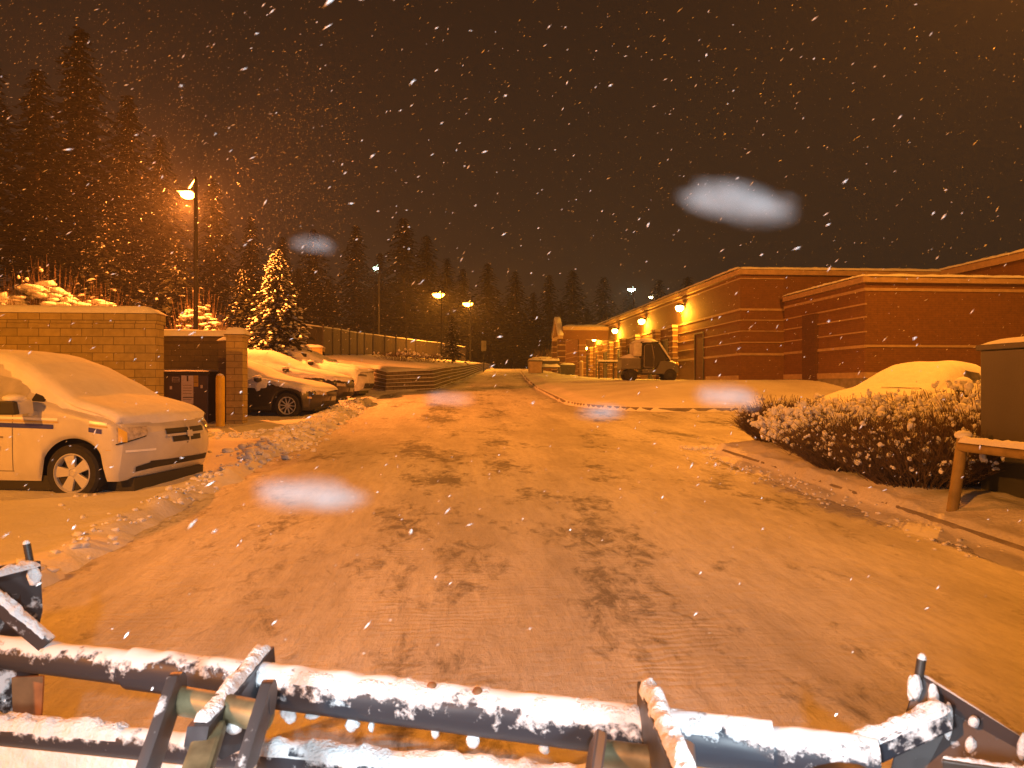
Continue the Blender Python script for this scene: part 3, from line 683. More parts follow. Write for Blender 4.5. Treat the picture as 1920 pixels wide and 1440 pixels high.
# ------------------------------------------------------------------ retaining wall, fence, sign
rw = thing('retaining_wall', 'low stepped retaining wall of snow lined courses curving along the road', 'retaining wall', (-.7, 32.7, 1.2)); O = rw.location
wpts = [XY(655, 35), XY(683, 33), (-2.7, 31.3), (-.75, 32.7), (-.27, 37), (.86, 46), (2.0, 58), (3.3, 72), (5.0, 90)]
ztops = [2.35, 2.28, 2.0, 2.11, 2.3, 2.63, 3.05, 3.55, 3.9]
mb = MB(); ms = MB(); NC = 6
for k in range(NC):
    rows = []; srows = []
    for i, ((x, y), zt) in enumerate(zip(wpts, ztops)):
        d = Vector((wpts[min(i + 1, len(wpts) - 1)][0] - wpts[max(i - 1, 0)][0], wpts[min(i + 1, len(wpts) - 1)][1] - wpts[max(i - 1, 0)][1], 0)).normalized(); nr = Vector((d.y, -d.x, 0))
        zb = min(float(base(np.array([y]))[0]) - .1, zt - .5); z0 = zb + (zt - zb) * k / NC; z1 = zb + (zt - zb) * (k + 1) / NC
        q = Vector((x, y, 0)) + nr * (.06 - k * .025)
        rows.append([q + Vector((0, 0, z0)), q + Vector((0, 0, z1)), q - nr * .4 + Vector((0, 0, z1))])
        srows.append([q + nr * .004 + Vector((0, 0, z1 - .004)), q + nr * .004 + Vector((0, 0, z1 + .010)), q - nr * .05 + Vector((0, 0, z1 + .022))])
    mb.grid(rows); ms.grid(srows)
mb.build('blockwork', TIMBER, rw, O); ms.build('snow_ledge', SNOW, rw, O)
# stub wall behind cars (snowy end pier)
a = P(548, 648, 33); b = P(604, 660, 33)
ew = thing('block_pier', 'low snowy block end pier behind the farthest parked car', 'pier', (a.x, a.y, 1.5)); O = ew.location
mb = MB(); mb.box((a.x, a.y, 1.2), (b.x, a.y + .6, a.z - .25)); mb.box((b.x - .9, a.y - .05, 1.2), (b.x, a.y + .65, a.z - .08)); mb.build('blockwork', BLOCK, ew, O)
mb = MB(); snow_slab(mb, a.x, a.y, b.x - .92, a.y + .6, a.z - .25, .12, 2); snow_slab(mb, b.x - .9, a.y - .05, b.x, a.y + .65, a.z - .08, .14, 6, n=8); mb.build('snow_cap', SNOW, ew, O, smooth=60)

FENCE = mat('fence_mesh_panel', (.045, .035, .022), .8, nscale=3, namt=.25)
def fence(pts, ht, label, posts_every=2.4, panel=True):
    p0 = pts[0]; t = thing('fence', label, 'fence', (p0[0], p0[1], gz(*p0))); O = t.location
    L_ = [0]
    for a, b in zip(pts, pts[1:]): L_.append(L_[-1] + math.hypot(b[0] - a[0], b[1] - a[1]))
    n = int(L_[-1] / posts_every); S = []
    for i in range(n + 1):
        s = L_[-1] * i / n; S.append((float(np.interp(s, L_, [p[0] for p in pts])), float(np.interp(s, L_, [p[1] for p in pts]))))
    gs = [gz(*p) for p in S]
    mb = MB()
    for (p, g, q, h) in zip(S, gs, S[1:], gs[1:]):
        a = Vector((p[0], p[1], g + .05)); b = Vector((q[0], q[1], h + .05)); dz = Vector((0, 0, ht))
        if panel:
            d = (b - a); d.z = 0; d.normalize(); nr = Vector((d.y, -d.x, 0)) * .02
            k = 9
            for j in range(k):
                u0 = a.lerp(b, (j + .04) / k); u1 = a.lerp(b, (j + .96) / k); mb.hexa([u0 - nr, u1 - nr, u1 + nr, u0 + nr, u0 - nr + dz, u1 - nr + dz, u1 + nr + dz, u0 + nr + dz])
    if panel: mb.build('panel', FENCE, t, O)
    mb = MB(); sn = MB()
    for (p, g, q, h) in zip(S, gs, S[1:], gs[1:]):
        mb.tube([(p[0], p[1], g + ht + .06), (q[0], q[1], h + ht + .06)], .035, 6)
        snow_strip(sn, (p[0], p[1], g + ht + .085), (q[0], q[1], h + ht + .085), .10, .07, p[0], 8, nx=4)
    mb.build('top_rail', DMETAL, t, O); sn.build('snow_cap', SNOW, t, O, smooth=60)
    for (p, g) in zip(S, gs):
        mb = MB(); mb.tube([(p[0], p[1] - .06, g - .2), (p[0], p[1] - .06, g + ht + .28)], .07, 8); po_ = mb.build('post', DMETAL, t, O)
    return t
fence([XY(566, 38.5), XY(592, 39), XY(640, 46), XY(690, 55), XY(780, 66), XY(872, 78)], 1.45, 'dark panel fence with snowy top rail on the bank above the retaining wall')
fence([XY(-120, 29), XY(120, 29.5), XY(300, 30), XY(405, 31), XY(470, 33), XY(540, 37)], 1.5, 'dark mesh fence on the bank behind the block walls', 2.6, panel=False)
x, y = XY(907, 60); g = gz(x, y); zs = P(0, 639, 60).z
t = thing('road_sign', 'rectangular sign plate on thin post beside the far road', 'sign', (x, y, g))
mb = MB(); mb.tube([(0, 0, -.2), (0, 0, zs - g)], .035, 8); mb.build('post', DMETAL, t)
mb = MB(); mb.box((-.2, -.06, zs - g - .82), (.2, -.04, zs - g), .004); mb.build('plate', mat('sign_plate', (.3, .27, .22), .6, nscale=3), t)

# ------------------------------------------------------------------ cars
def catmull(c, per=4):
    c = np.asarray(c, float); n = len(c); out = []
    q = np.vstack([2 * c[0] - c[1], c, 2 * c[-1] - c[-2]])
    for i in range(n - 1):
        p0, p1, p2, p3 = q[i], q[i + 1], q[i + 2], q[i + 3]
        for k in range(per):
            t = k / per
            out.append(.5 * (2 * p1 + (-p0 + p2) * t + (2 * p0 - 5 * p1 + 4 * p2 - p3) * t * t + (-p0 + 3 * p1 - 3 * p2 + p3) * t ** 3))
    out.append(c[-1]); return np.array(out)
def make_car(t, C):
    """local frame: x = 0 at the nose running BACK to the tail, y to the car's right when looking from the nose back, z up.
    The thing's +x axis points to the front, so local x is negated on output."""
    Lc, W = C['L'], C['W'] / 2; zwl = C['wr']; fx, rx = C['fx'], C['rx']; Ra = C['arch']
    X = np.arange(0, Lc + .001, .04)
    top = lambda x: np.interp(x, *zip(*C['top'])); belt = lambda x: np.interp(x, *zip(*C['belt'])); roofw = lambda x: np.interp(x, *zip(*C['roofw']))
    rings = []
    per = 4
    for x in X:
        w_ = W * float(np.interp(x, [0, .25, .6, 1.2, Lc - .8, Lc - .2, Lc], [.93, .965, .985, 1, 1, .96, .90]))
        zb = C['zb']
        for xc in (fx, rx):
            if abs(x - xc) < Ra: zb = max(zb, zwl + math.sqrt(Ra * Ra - (x - xc) ** 2))
        zt, ze, wr = float(top(x)), float(belt(x)), float(roofw(x)) * W
        ze = min(ze, zt - .02); g = zt - ze; zm = max(zb + .02, zb + .55 * (ze - zb))
        pts = [(w_ - .05, zb), (w_ - .012, zb + .16 * (ze - zb)), (w_, zm), (w_ - .02, ze), (w_ - .05 + (wr - w_ + .05) * .55, ze + .5 * g), (wr, ze + .88 * g), (wr * .62, zt - .006), (0, zt + .012)]
        rings.append(catmull(pts, per))
    A = np.array(rings)                       # rows, cols(half), (y,z)
    full = np.concatenate([A * [-1, 1], A[:, :-1][:, ::-1]], 1)
    xsx = np.repeat(X[:, None], full.shape[1], 1)
    def shear(x, y, z):
        f = np.clip(1 - x / .6, 0, 1) ** 2
        b = np.clip(1 - (Lc - x) / .5, 0, 1) ** 2
        return x + f * (C.get('plan', .30) * (np.abs(y) / W) ** 2.6 + .10 * np.clip((z - .62) / .4, -1, 1) ** 2) - b * .2 * (np.abs(y) / W) ** 2.5
    nr, nc = xsx.shape
    V = np.stack([-shear(xsx, full[..., 0], full[..., 1]), full[..., 0], full[..., 1]], -1)
    VV = [V.reshape(-1, 3)]; FF = [grid_faces(nr, nc)]
    # curved caps front and rear
    for row, sgn_ in ((0, 1), (nr - 1, -1)):
        base_i = sum(len(v) for v in VV); ring = full[row]; cz = ring[:, 1].mean()
        prev = None; loops = []
        for s in (1, .85, .66, .33, .02):
            y = ring[:, 0] * s; z = cz + (ring[:, 1] - cz) * s; x = np.full(nc, X[row])
            loops.append(np.stack([-shear(x, y, z), y, z], -1))
        VV.append(np.concatenate(loops))
        k = np.arange(nc)
        for i in range(4):
            a = base_i + i * nc + k; b = base_i + (i + 1) * nc + k
            FF.append(np.stack([a, np.roll(a, -1), np.roll(b, -1), b], 1))
    allv = np.concatenate(VV); allf = np.concatenate(FF)
    body = np_mesh('body', allv, allf, C['paint'], t)
    bm = bmesh.new(); bm.from_mesh(body.data); bmesh.ops.recalc_face_normals(bm, faces=bm.faces[:]); bm.to_mesh(body.data)
    bvh = BVHTree.FromBMesh(bm); bm.free()
    # snow cover, offset from the shell
    dx = np.gradient(V, axis=0); dy = np.gradient(V, axis=1); N = np.cross(dx, dy); N /= np.linalg.norm(N, axis=2, keepdims=True) + 1e-9
    if N[nr // 2, nc // 2, 2] < 0: N = -N
    ci = np.minimum(np.arange(nc), nc - 1 - np.arange(nc)) / (per * 7.0)      # 0 bottom .. 1 top
    c0 = np.array([C['snow0'](x) for x in X])
    nz = fbm(xsx * 3.0 + C['seed'], full[..., 0] * 3 + full[..., 1] * 3, 4) - .5; nb = fbm(xsx * 1.2 + C['seed'], full[..., 0] * 1.5 + 5, 3) - .5
    k = (ci[None, :] - c0[:, None] + nz * C.get('ragged', .16)) / .10
    k = np.clip(k, -1, 1)
    th = C['snow_t'] * np.sqrt(np.clip(k, 0, 1)) * (1 + .7 * nb) - .01 * (k <= 0)
    SV = V + N * th[..., None]
    Fs = grid_faces(nr, nc); keep = (k.ravel()[Fs] > -.05).any(1); Fs = Fs[keep]
    used = np.unique(Fs); remap = np.full(nr * nc, -1); remap[used] = np.arange(len(used))
    if len(Fs): np_mesh('snow_cover', SV.reshape(-1, 3)[used], remap[Fs], SNOW, t)
    # dark underbody
    mb = MB(); mb.box((-(Lc - .25), -(W - .28), .18), (-.3, W - .28, .78)); mb.build('chassis', BLACKPL, t)
    if C.get('skirt'): pass
    # wheels
    r = C['wheel_r']
    for xc in (fx, rx):
        for sgn_ in (1, -1):
            y = sgn_ * (W - .13)
            mb = MB(); mb.lathe([(r * .66, -.10), (r * .9, -.108), (r * .985, -.08), (r, 0), (r * .985, .08), (r * .9, .108), (r * .68, .10), (r * .66, .07)], 36, 'y', (0, 0, 0), False)
            wl = mb.build('wheel', TYRE, t, smooth=40); wl.location = (-xc, y, zwl)
            mb = MB(); s_ = sgn_
            rr_ = r * .685
            n = 36
            for (ra, ha), (rb, hb_) in zip([(rr_, .105), (rr_ * .95, .112), (rr_ * .90, .09)], [(rr_ * .95, .112), (rr_ * .90, .09), (rr_ * .88, .02)]):
                for q in range(n):
                    t0, t1 = 2 * math.pi * q / n, 2 * math.pi * (q + 1) / n
                    mb.poly([(ra * math.cos(t0), s_ * ha, ra * math.sin(t0)), (ra * math.cos(t1), s_ * ha, ra * math.sin(t1)), (rb * math.cos(t1), s_ * hb_, rb * math.sin(t1)), (rb * math.cos(t0), s_ * hb_, rb * math.sin(t0))])
            mb.lathe([(.001, s_ * .085), (rr_ * .12, s_ * .09), (rr_ * .28, s_ * .075), (rr_ * .3, s_ * .03)], 20, 'y')
            ns = C.get('spokes', 5)
            for q in range(ns):
                th_ = 2 * math.pi * q / ns + math.pi / 2 + .25
                e = Vector((math.cos(th_), 0, math.sin(th_))); f_ = Vector((-math.sin(th_), 0, math.cos(th_)))
                a0 = rr_ * .20; a1 = rr_ * .93; h0 = rr_ * C.get('spw', (.15, .24))[0]; h1 = rr_ * C.get('spw', (.15, .24))[1]
                yo = Vector((0, s_ * .088, 0)); yi = Vector((0, s_ * .045, 0))
                c_ = [e * a0 - f_ * h0, e * a0 + f_ * h0, e * a1 + f_ * h1, e * a1 - f_ * h1]
                mb.hexa([p + yi for p in c_] + [p + yo for p in c_], .008)
            rm = mb.build('rim', RIM, wl)
            mb = MB(); mb.lathe([(.001, s_ * .02), (rr_ * .9, s_ * .015)], 24, 'y'); mb.build('brake_disc', BLACKPL, wl)
    def decal(name, corners, direction, m, off=.006, nu=10, nv=6, parent=None, origin=None):
        """a patch that hugs the body: corners are 4 points (a,b,c,d), projected along direction"""
        d = Vector(direction).normalized(); G = []
        c = [Vector(q) for q in corners]
        for i in range(nu + 1):
            row = []
            for j in range(nv + 1):
                u, v = i / nu, j / nv
                p = (c[0] * (1 - u) + c[1] * u) * (1 - v) + (c[3] * (1 - u) + c[2] * u) * v
                hit, nrm, _, _ = bvh.ray_cast(p - d * 3, d)
                if hit is None: hit = p; nrm = -d
                if nrm.dot(d) > 0: nrm = -nrm
                row.append(hit + nrm * off)
            G.append(row)
        mb = MB(); mb.grid(G)
        o = mb.build(name, m, parent or t, smooth=60)
        return o
    return decal

def place(name, label, nose_px, nose_D, heading_img, C, sink=.10, group=None):
    x, y = XY(nose_px, nose_D); h = -YAW + heading_img
    g = gz(x - 1.2, y)
    return thing(name, label, 'van' if 'van' in name else 'car', (x, y, g - sink), h, group)

# --- white van with stripes
VAN = dict(L=5.1, W=2.0, wr=.335, wheel_r=.335, fx=.84, rx=3.92, arch=.40, zb=.24, paint=WHITEP, seed=2., snow_t=.055, plan=.30, ragged=.05, spw=(.17, .30),
    top=[(0, .80), (.07, .88), (.19, .955), (.44, 1.04), (.78, 1.13), (.92, 1.17), (1.2, 1.36), (1.58, 1.58), (1.92, 1.70), (2.35, 1.745), (3.4, 1.755), (4.6, 1.70), (4.9, 1.6), (5.1, 1.1)],
    belt=[(0, .74), (.26, .86), (.78, 1.0), (1.05, 1.06), (1.8, 1.09), (5.1, 1.12)],
    roofw=[(0, .86), (.78, .86), (1.05, .80), (1.8, .70), (4.7, .70), (5.1, .75)],
    snow0=lambda x: float(np.interp(x, [0, .10, .18, .78, 1.0, 1.6, 2.0, 5.1], [1.2, 1.0, .56, .52, .50, .60, .70, .70])))
van = place('striped_van', 'white minivan with blue and gold side stripes, snow on hood and windshield', 352, 9.35, R(-7), VAN, .13)
dc = make_car(van, VAN)
S = 1.3
# camera sees the side at local y < 0 (car's right-hand side when heading +x is at -y)
def side(name, x0, x1, z00, z10, z11, z01, m, off=.006, nu=12, nv=4, parent=None):
    """x measured back from nose; z at (x0 low, x1 low, x1 high, x0 high)"""
    return dc(name, [(-x0, -S, z00), (-x1, -S, z10), (-x1, -S, z11), (-x0, -S, z01)], (0, 1, 0), m, off, nu, nv, parent)
side('window', 1.46, 2.50, 1.13, 1.17, 1.60, 1.36, FROST, .004)
side('window', 2.60, 3.85, 1.17, 1.18, 1.60, 1.60, FROST, .004)
side('window', 3.95, 4.7, 1.18, 1.18, 1.58, 1.60, FROST, .004)
side('quarter_window', 1.22, 1.38, 1.15, 1.16, 1.29, 1.22, BLACKPL, .007)
BLUE = mat('blue_stripe', (.018, .03, .30), .4); GOLD = mat('gold_stripe', (.5, .38, .16), .5)
REFL = mat('reflective_white_stripe', (.95, .95, .95), .3)
def stripes(x0, x1, dz0, dz1):
    side('white_stripe', x0, x1, .985 + dz0, .985 + dz1, 1.012 + dz1, 1.012 + dz0, REFL, .006, 20, 2)
    side('gold_stripe', x0 - .01, x1, .955 + dz0, .955 + dz1, .974 + dz1, .974 + dz0, GOLD, .006, 20, 2)
    side('blue_stripe', x0 + .05, x1, .888 + dz0, .888 + dz1, .940 + dz1, .940 + dz0, BLUE, .006, 20, 2)
stripes(1.0, 4.8, -.045, .06)
stripes(.42, .62, -.10, -.075)
LINE = mat('panel_gap', (.10, .09, .08), .8)
side('door_gap', 1.56, 1.568, .36, .36, 1.10, 1.10, LINE, .003, 1, 20)
side('door_gap', 1.55, 3.0, .35, .35, .358, .358, LINE, .003, 20, 1)
side('door_molding', 1.72, 3.4, .60, .60, .645, .645, mat('grey_molding', (.20, .19, .18), .6), .014, 10, 2)
for k, (a, b) in enumerate([(1.68, 1.73), (1.74, 1.77), (1.79, 1.83), (1.85, 1.90), (1.93, 1.98)]):
    side('door_lettering', a, b, .735, .735, .757, .757, mat('faded_lettering', (.22, .2, .18), .6), .005, 1, 1)
side('amber_reflector', .36, .42, .60, .60, .605, .605, YSIGN, .004, 2, 1)
# headlight wraps the corner
dgl = Vector((-.75, .66, 0))
def front(name, y0, y1, z00, z10, z11, z01, m, off=.006, nu=12, nv=5, d=(-1, 0, 0), par=None):
    return dc(name, [(.6, y0, z00), (.6, y1, z10), (.6, y1, z11), (.6, y0, z01)], d, m, off, nu, nv, par)
LENS = mat('headlight_lens', (.50, .45, .38), .12, coat=.8, nscale=25, namt=.35)
AMB = mat('amber_lens', (.80, .55, .10), .25)
def diag(name, s0, s1, z00, z10, z11, z01, m, off=.006, nu=12, nv=6, par=None):
    # plane through the front right corner, spanned by horizontal vector perpendicular to dgl
    hv = Vector((.66, .75, 0)); c = Vector((-.2, -.9, 0))
    q = [c + hv * s0 + Vector((0, 0, z00)), c + hv * s1 + Vector((0, 0, z10)), c + hv * s1 + Vector((0, 0, z11)), c + hv * s0 + Vector((0, 0, z01))]
    return dc(name, q, dgl, m, off, nu, nv, par)
hl = diag('headlight', -.10, .24, .68, .76, .86, .855, LENS, .010)
diag('amber_lens', -.085, .0, .70, .69, .80, .855, AMB, .016, 4, 6, hl)
diag('headlight_rim', -.11, .22, .66, .745, .757, .675, BLACKPL, .012, 12, 1, hl)
front('headlight', .55, .82, .76, .68, .86, .86, LENS, .01)
# bumper: reflective strip, lower grille
front('grille_slot', -.40, .42, .755, .755, .815, .815, BLACKPL, .008, 14, 3)
front('grille_slot', -.30, .32, .655, .655, .72, .72, BLACKPL, .008, 14, 3)
front('grille_bar', -.40, .42, .725, .725, .748, .748, WHITEP, .022, 14, 2)
front('grille_bar', .0, .03, .64, .64, .83, .83, RIM, .026, 1, 6)
mb = MB()
hit = (-.03, .015, .735)
em = front('emblem', -.045, .075, .70, .70, .775, .775, RIM, .034, 4, 4)
front('lower_grille', -.62, .64, .37, .37, .44, .455, BLACKPL, .008, 20, 4)
diag('lower_grille', .10, .32, .34, .37, .45, .40, BLACKPL, .009, 8, 4)
diag('white_stripe', -.02, .34, .575, .575, .60, .60, REFL, .008, 10, 1)
mb = MB(); mb.box((-4.7, -.93, .13), (-.55, -.6, .30)); mb.build('side_sill', BLACKPL, van)
mb = MB(); mb.box((-.8, -.75, .10), (-.22, .75, .26)); mb.build('air_dam', BLACKPL, van)
# mirror
mb = MB(); mb.hexa([(-1.64, -1.26, 1.01), (-1.44, -1.24, 1.01), (-1.40, -1.06, 1.03), (-1.62, -1.06, 1.03), (-1.64, -1.26, 1.20), (-1.46, -1.24, 1.20), (-1.42, -1.06, 1.19), (-1.62, -1.06, 1.19)], .03); mb.beam((-1.50, -1.08, 1.02), (-1.46, -.93, 1.03), .10, .05)
mr = mb.build('side_mirror', WHITEP, van, smooth=50)
mb = MB(); mb.hexa([(-1.66, -1.32, 1.015), (-1.44, -1.30, 1.015), (-1.45, -1.10, 1.03), (-1.65, -1.10, 1.03), (-1.66, -1.32, 1.17), (-1.47, -1.30, 1.17), (-1.47, -1.10, 1.16), (-1.65, -1.10, 1.16)], .02); mb.build('mirror_face', BLACKPL, mr)
mb = MB(); mb.blob((-1.54, -1.19, 1.20), .13, .12, .05, 4, .1); mb.build('snow_cap', SNOW, mr, smooth=60); mr.location.x += .17
mb = MB(); mb.tube([(-1.04, -.72, 1.235), (-1.42, -.80, 1.37)], .012, 5); mb.build('wiper', BLACKPL, van)

# --- three snow-covered cars
CAR = dict(L=4.5, W=1.82, wr=.325, wheel_r=.325, fx=.92, rx=3.55, arch=.375, zb=.22, paint=DARKP, seed=9., snow_t=.07, plan=.34, ragged=.22, spokes=10, spw=(.05, .07),
    top=[(0, .66), (.1, .74), (.35, .80), (.8, .90), (1.25, .97), (1.45, 1.03), (2.0, 1.28), (2.35, 1.40), (2.8, 1.44), (3.3, 1.40), (4.0, 1.12), (4.35, 1.02), (4.5, .8)],
    belt=[(0, .60), (.35, .70), (1.2, .86), (2, .90), (4.5, .94)],
    roofw=[(0, .84), (1.2, .84), (1.6, .74), (2.3, .64), (3.3, .64), (4.1, .78), (4.5, .8)],
    snow0=lambda x: float(np.interp(x, [0, .08, .2, 1.0, 1.5, 4.5], [.9, .62, .44, .33, .38, .40])))
def car_extras(dcx, C, m_glass=GLASSD):
    s_ = lambda n_, x0, x1, a, b, c, d, m, off=.006, nu=10, nv=4: dcx(n_, [(-x0, -1.2, a), (-x1, -1.2, b), (-x1, -1.2, c), (-x0, -1.2, d)], (0, 1, 0), m, off, nu, nv)
    f_ = lambda n_, y0, y1, a, b, c, d, m, off=.006, nu=10, nv=4: dcx(n_, [(.5, y0, a), (.5, y1, b), (.5, y1, c), (.5, y0, d)], (-1, 0, 0), m, off, nu, nv)
    f_('headlight', -.78, -.46, .60, .585, .655, .69, LENS, .010)
    f_('headlight', .46, .78, .585, .60, .69, .655, LENS, .010)
    f_('upper_grille', -.36, .36, .55, .55, .61, .61, BLACKPL, .010)
    f_('lower_grille', -.55, .55, .30, .30, .43, .43, BLACKPL, .010)
    f_('number_plate', -.2, .2, .44, .44, .54, .54, mat('snowed_plate', (.45, .44, .42), .7), .018, 3, 2)
    s_('window', 1.75, 2.6, .96, .98, 1.30, 1.14, m_glass, .004)
    s_('side_reflector', .30, .40, .50, .505, .55, .54, mat('side_reflector', (.7, .5, .2), .3), .008, 3, 2)
def car_mirror(t, x, y, z, m):
    mb = MB(); mb.blob((-x, y, z), .10, .11, .075, 5, .1); r_ = mb.build('side_mirror', m, t, smooth=60)
    mb = MB(); mb.blob((-x, y, z + .06), .11, .12, .05, 6, .1); mb.build('snow_cap', SNOW, r_, smooth=60)
c2 = place('parked_car', 'black car nearest the block pier, snow on its hood and alloy wheels showing', 626, 20.9, R(-3), CAR, .10, 'snow covered cars in the left parking bays')
dcx = make_car(c2, CAR); car_extras(dcx, CAR); car_mirror(c2, 1.62, -.98, .97, DARKP)
CAR3 = dict(CAR); CAR3.update(seed=21., top=[(x, z * 1.10) for x, z in CAR['top']], belt=[(x, z * 1.08) for x, z in CAR['belt']], snow0=lambda x: float(np.interp(x, [0, .08, .2, 1.0, 1.5, 4.5], [.9, .66, .50, .34, .30, .32])), spokes=7)
c3 = place('parked_car', 'middle snow covered dark car of the left bays with its nose uncovered', 660, 24.3, R(-3), CAR3, .10, 'snow covered cars in the left parking bays')
dcx = make_car(c3, CAR3); car_extras(dcx, CAR3); car_mirror(c3, 1.62, -.98, 1.05, DARKP)
CAR4 = dict(CAR); CAR4.update(seed=33., L=4.8, fx=.74, rx=3.75, paint=mat('snow_dusted_paint', (.52, .52, .53), .8, nscale=6, namt=.2), snow_t=.06, wr=.36, wheel_r=.36, arch=.42, zb=.27, ragged=.12,
    top=[(0, .86), (.1, .96), (.35, 1.04), (.8, 1.10), (1.25, 1.16), (1.5, 1.26), (2.0, 1.52), (2.4, 1.66), (3.0, 1.70), (4.2, 1.66), (4.6, 1.45), (4.8, 1.0)],
    belt=[(0, .76), (.35, .90), (1.2, 1.02), (2, 1.06), (4.8, 1.1)],
    snow0=lambda x: float(np.interp(x, [0, .06, .2, 1.0, 1.5, 4.5], [.5, .3, .22, .12, .12, .14])))
c4 = place('parked_car', 'tall car farthest back in the left bays, wholly coated in snow', 699, 27.6, R(-3), CAR4, .10, 'snow covered cars in the left parking bays')
dcx = make_car(c4, CAR4)
dcx('lower_grille', [(.5, -.6, .36), (.5, .6, .36), (.5, .6, .52), (.5, -.6, .52)], (-1, 0, 0), BLACKPL, .012, 10, 4)
dcx('headlight', [(.5, -.84, .76), (.5, -.5, .73), (.5, -.5, .79), (.5, -.84, .83)], (-1, 0, 0), GREYP, .012, 6, 3)
car_mirror(c4, 1.75, -1.0, 1.16, BLACKPL)
for c_, k_ in ((c2, 1.09), (c3, 1.12), (c4, 1.13)): c_.scale = (k_, k_, k_)
# --- car behind the planter, nose towards the road and the plow
CAR5 = dict(CAR); CAR5.update(seed=44., snow_t=.09, ragged=.06, top=[(x, z * 1.10) for x, z in CAR['top']], belt=[(x, z * 1.05) for x, z in CAR['belt']], snow0=lambda x: float(np.interp(x, [0, .06, .3, 4.5], [.3, .2, .12, .12])))
x, y = XY(1592, 13.5)
c5 = thing('snowed_car', 'snow buried car with one mirror showing, parked behind the shrub bed', 'car', (x, y, gz(x, y) - .02), R(180 + 32) - YAW)
dcx = make_car(c5, CAR5)
mb = MB(); mb.hexa([(-1.80, 1.00, .92), (-1.66, 1.00, .92), (-1.66, 1.26, .94), (-1.80, 1.26, .94), (-1.80, 1.00, 1.12), (-1.68, 1.00, 1.12), (-1.68, 1.26, 1.10), (-1.80, 1.26, 1.10)], .03); mb.beam((-1.7, .8, .98), (-1.72, 1.05, 1.0), .08, .06); m5 = mb.build('side_mirror', BLACKPL, c5)
mb = MB(); mb.box((-1.812, 1.04, .955), (-1.802, 1.22, 1.07)); mb.build('mirror_glass', RIM, m5)
mb = MB(); mb.blob((-1.73, 1.13, 1.20), .12, .17, .14, 6, .12); mb.build('snow_cap', SNOW, m5, smooth=60)
dcx('window', [(-2.25, 1.3, 1.20), (-3.0, 1.3, 1.22), (-2.95, 1.3, 1.36), (-2.5, 1.3, 1.40)], (0, -1, 0), mat('half_cleared_glass', (.13, .12, .11), .3, nscale=6, namt=.6), .15, 8, 4)
dcx('wiper', [(-1.0, .0, 1.6), (-1.06, .8, 1.6), (-1.10, .8, 1.6), (-1.04, .0, 1.6)], (0, 0, -1), BLACKPL, .11, 8, 1)

# ------------------------------------------------------------------ utility cart on the terrace
x, y = XY(1165, 36.5); g = gz(x, y) - .03
uc = thing('utility_cart', 'small utility cart with snow topped cab and cargo bed before the brick facade', 'utility vehicle', (x, y, g), -YAW)
UCP = mat('cart_body', (.16, .15, .12), .5, nscale=2); WD = 1.35
mb = MB(); mb.prism([(0, 0, .62), (.02, 0, 1.10), (.95, 0, 1.10), (.95, 0, .62)], (0, WD, 0)); mb.box((-.02, -.02, 1.10), (.97, WD + .02, 1.15)); mb.build('cargo_bed', UCP, uc)
mb = MB()
for k in range(4): mb.box((.03, -.03, .66 + k * .11), (.93, -.002, .70 + k * .11))
mb.build('bed_rib', UCP, uc)
mb = MB(); mb.prism([(1.05, 0, .40), (1.05, 0, .62), (1.75, 0, .62), (1.95, 0, 1.02), (2.35, 0, 1.00), (2.78, 0, .82), (2.84, 0, .45), (2.6, 0, .36)], (0, WD, 0)); mb.build('front_body', mat('cart_front', (.10, .095, .085), .5), uc)
mb = MB(); mb.box((.05, .12, .34), (2.6, WD - .12, .50)); mb.build('chassis', BLACKPL, uc)
mb = MB()
for yy_ in (.03, WD - .03):
    mb.tube([(1.02, yy_, .6), (1.04, yy_, 1.75), (1.22, yy_, 1.92), (1.78, yy_, 1.90), (2.06, yy_, 1.5), (2.40, yy_, 1.0)], .035, 8); mb.tube([(1.5, yy_, .62), (1.62, yy_, 1.9)], .025, 8)
mb.tube([(1.22, .03, 1.9), (1.22, WD - .03, 1.9)], .03, 8)
mb.build('roll_cage', BLACKPL, uc, smooth=50)
mb = MB(); mb.box((.60, .0, 1.22), (1.05, WD, 1.96), .12); mb.build('rear_canopy', mat('snowy_canopy', (.52, .51, .48), .8, nscale=5, namt=.2), uc)
for yy_ in (.0, WD - .03):
    mb = MB(); mb.prism([(1.10, yy_, .66), (1.10, yy_, 1.78), (1.25, yy_, 1.88), (1.74, yy_, 1.88), (2.02, yy_, 1.50), (2.30, yy_, 1.04), (1.92, yy_, 1.0), (1.72, yy_, .66)], (0, .025, 0)); dr_ = mb.build('cab_door', mat('cab_glass', (.045, .04, .03), .25), uc)
    mb = MB(); yo_ = yy_ - .012 if yy_ < .5 else yy_ + .037
    mb.tube([(1.12, yo_, .70), (1.14, yo_, 1.74), (1.27, yo_, 1.84), (1.50, yo_, 1.84), (1.62, yo_, 1.2), (1.60, yo_, .70), (1.12, yo_, .70)], .022, 6); mb.build('door_frame', mat('pale_frame', (.22, .20, .16), .6), dr_)
mb = MB(); mb.box((.95, -.02, 1.90), (1.86, WD + .02, 1.97), .03); mb.build('roof', BLACKPL, uc)
mb = MB(); mb.hexa([(1.86, .06, 1.84), (1.86, WD - .06, 1.84), (2.38, WD - .06, 1.02), (2.38, .06, 1.02), (1.88, .06, 1.85), (1.88, WD - .06, 1.85), (2.40, WD - .06, 1.03), (2.40, .06, 1.03)]); mb.build('windshield', mat('cart_glass', (.10, .10, .07), .2), uc)
mb = MB(); mb.box((1.12, .12, .62), (1.6, WD - .12, .80), .05); mb.box((1.08, .12, .8), (1.22, WD - .12, 1.3), .05); mb.build('seat', mat('cart_seat', (.22, .19, .15), .7), uc)
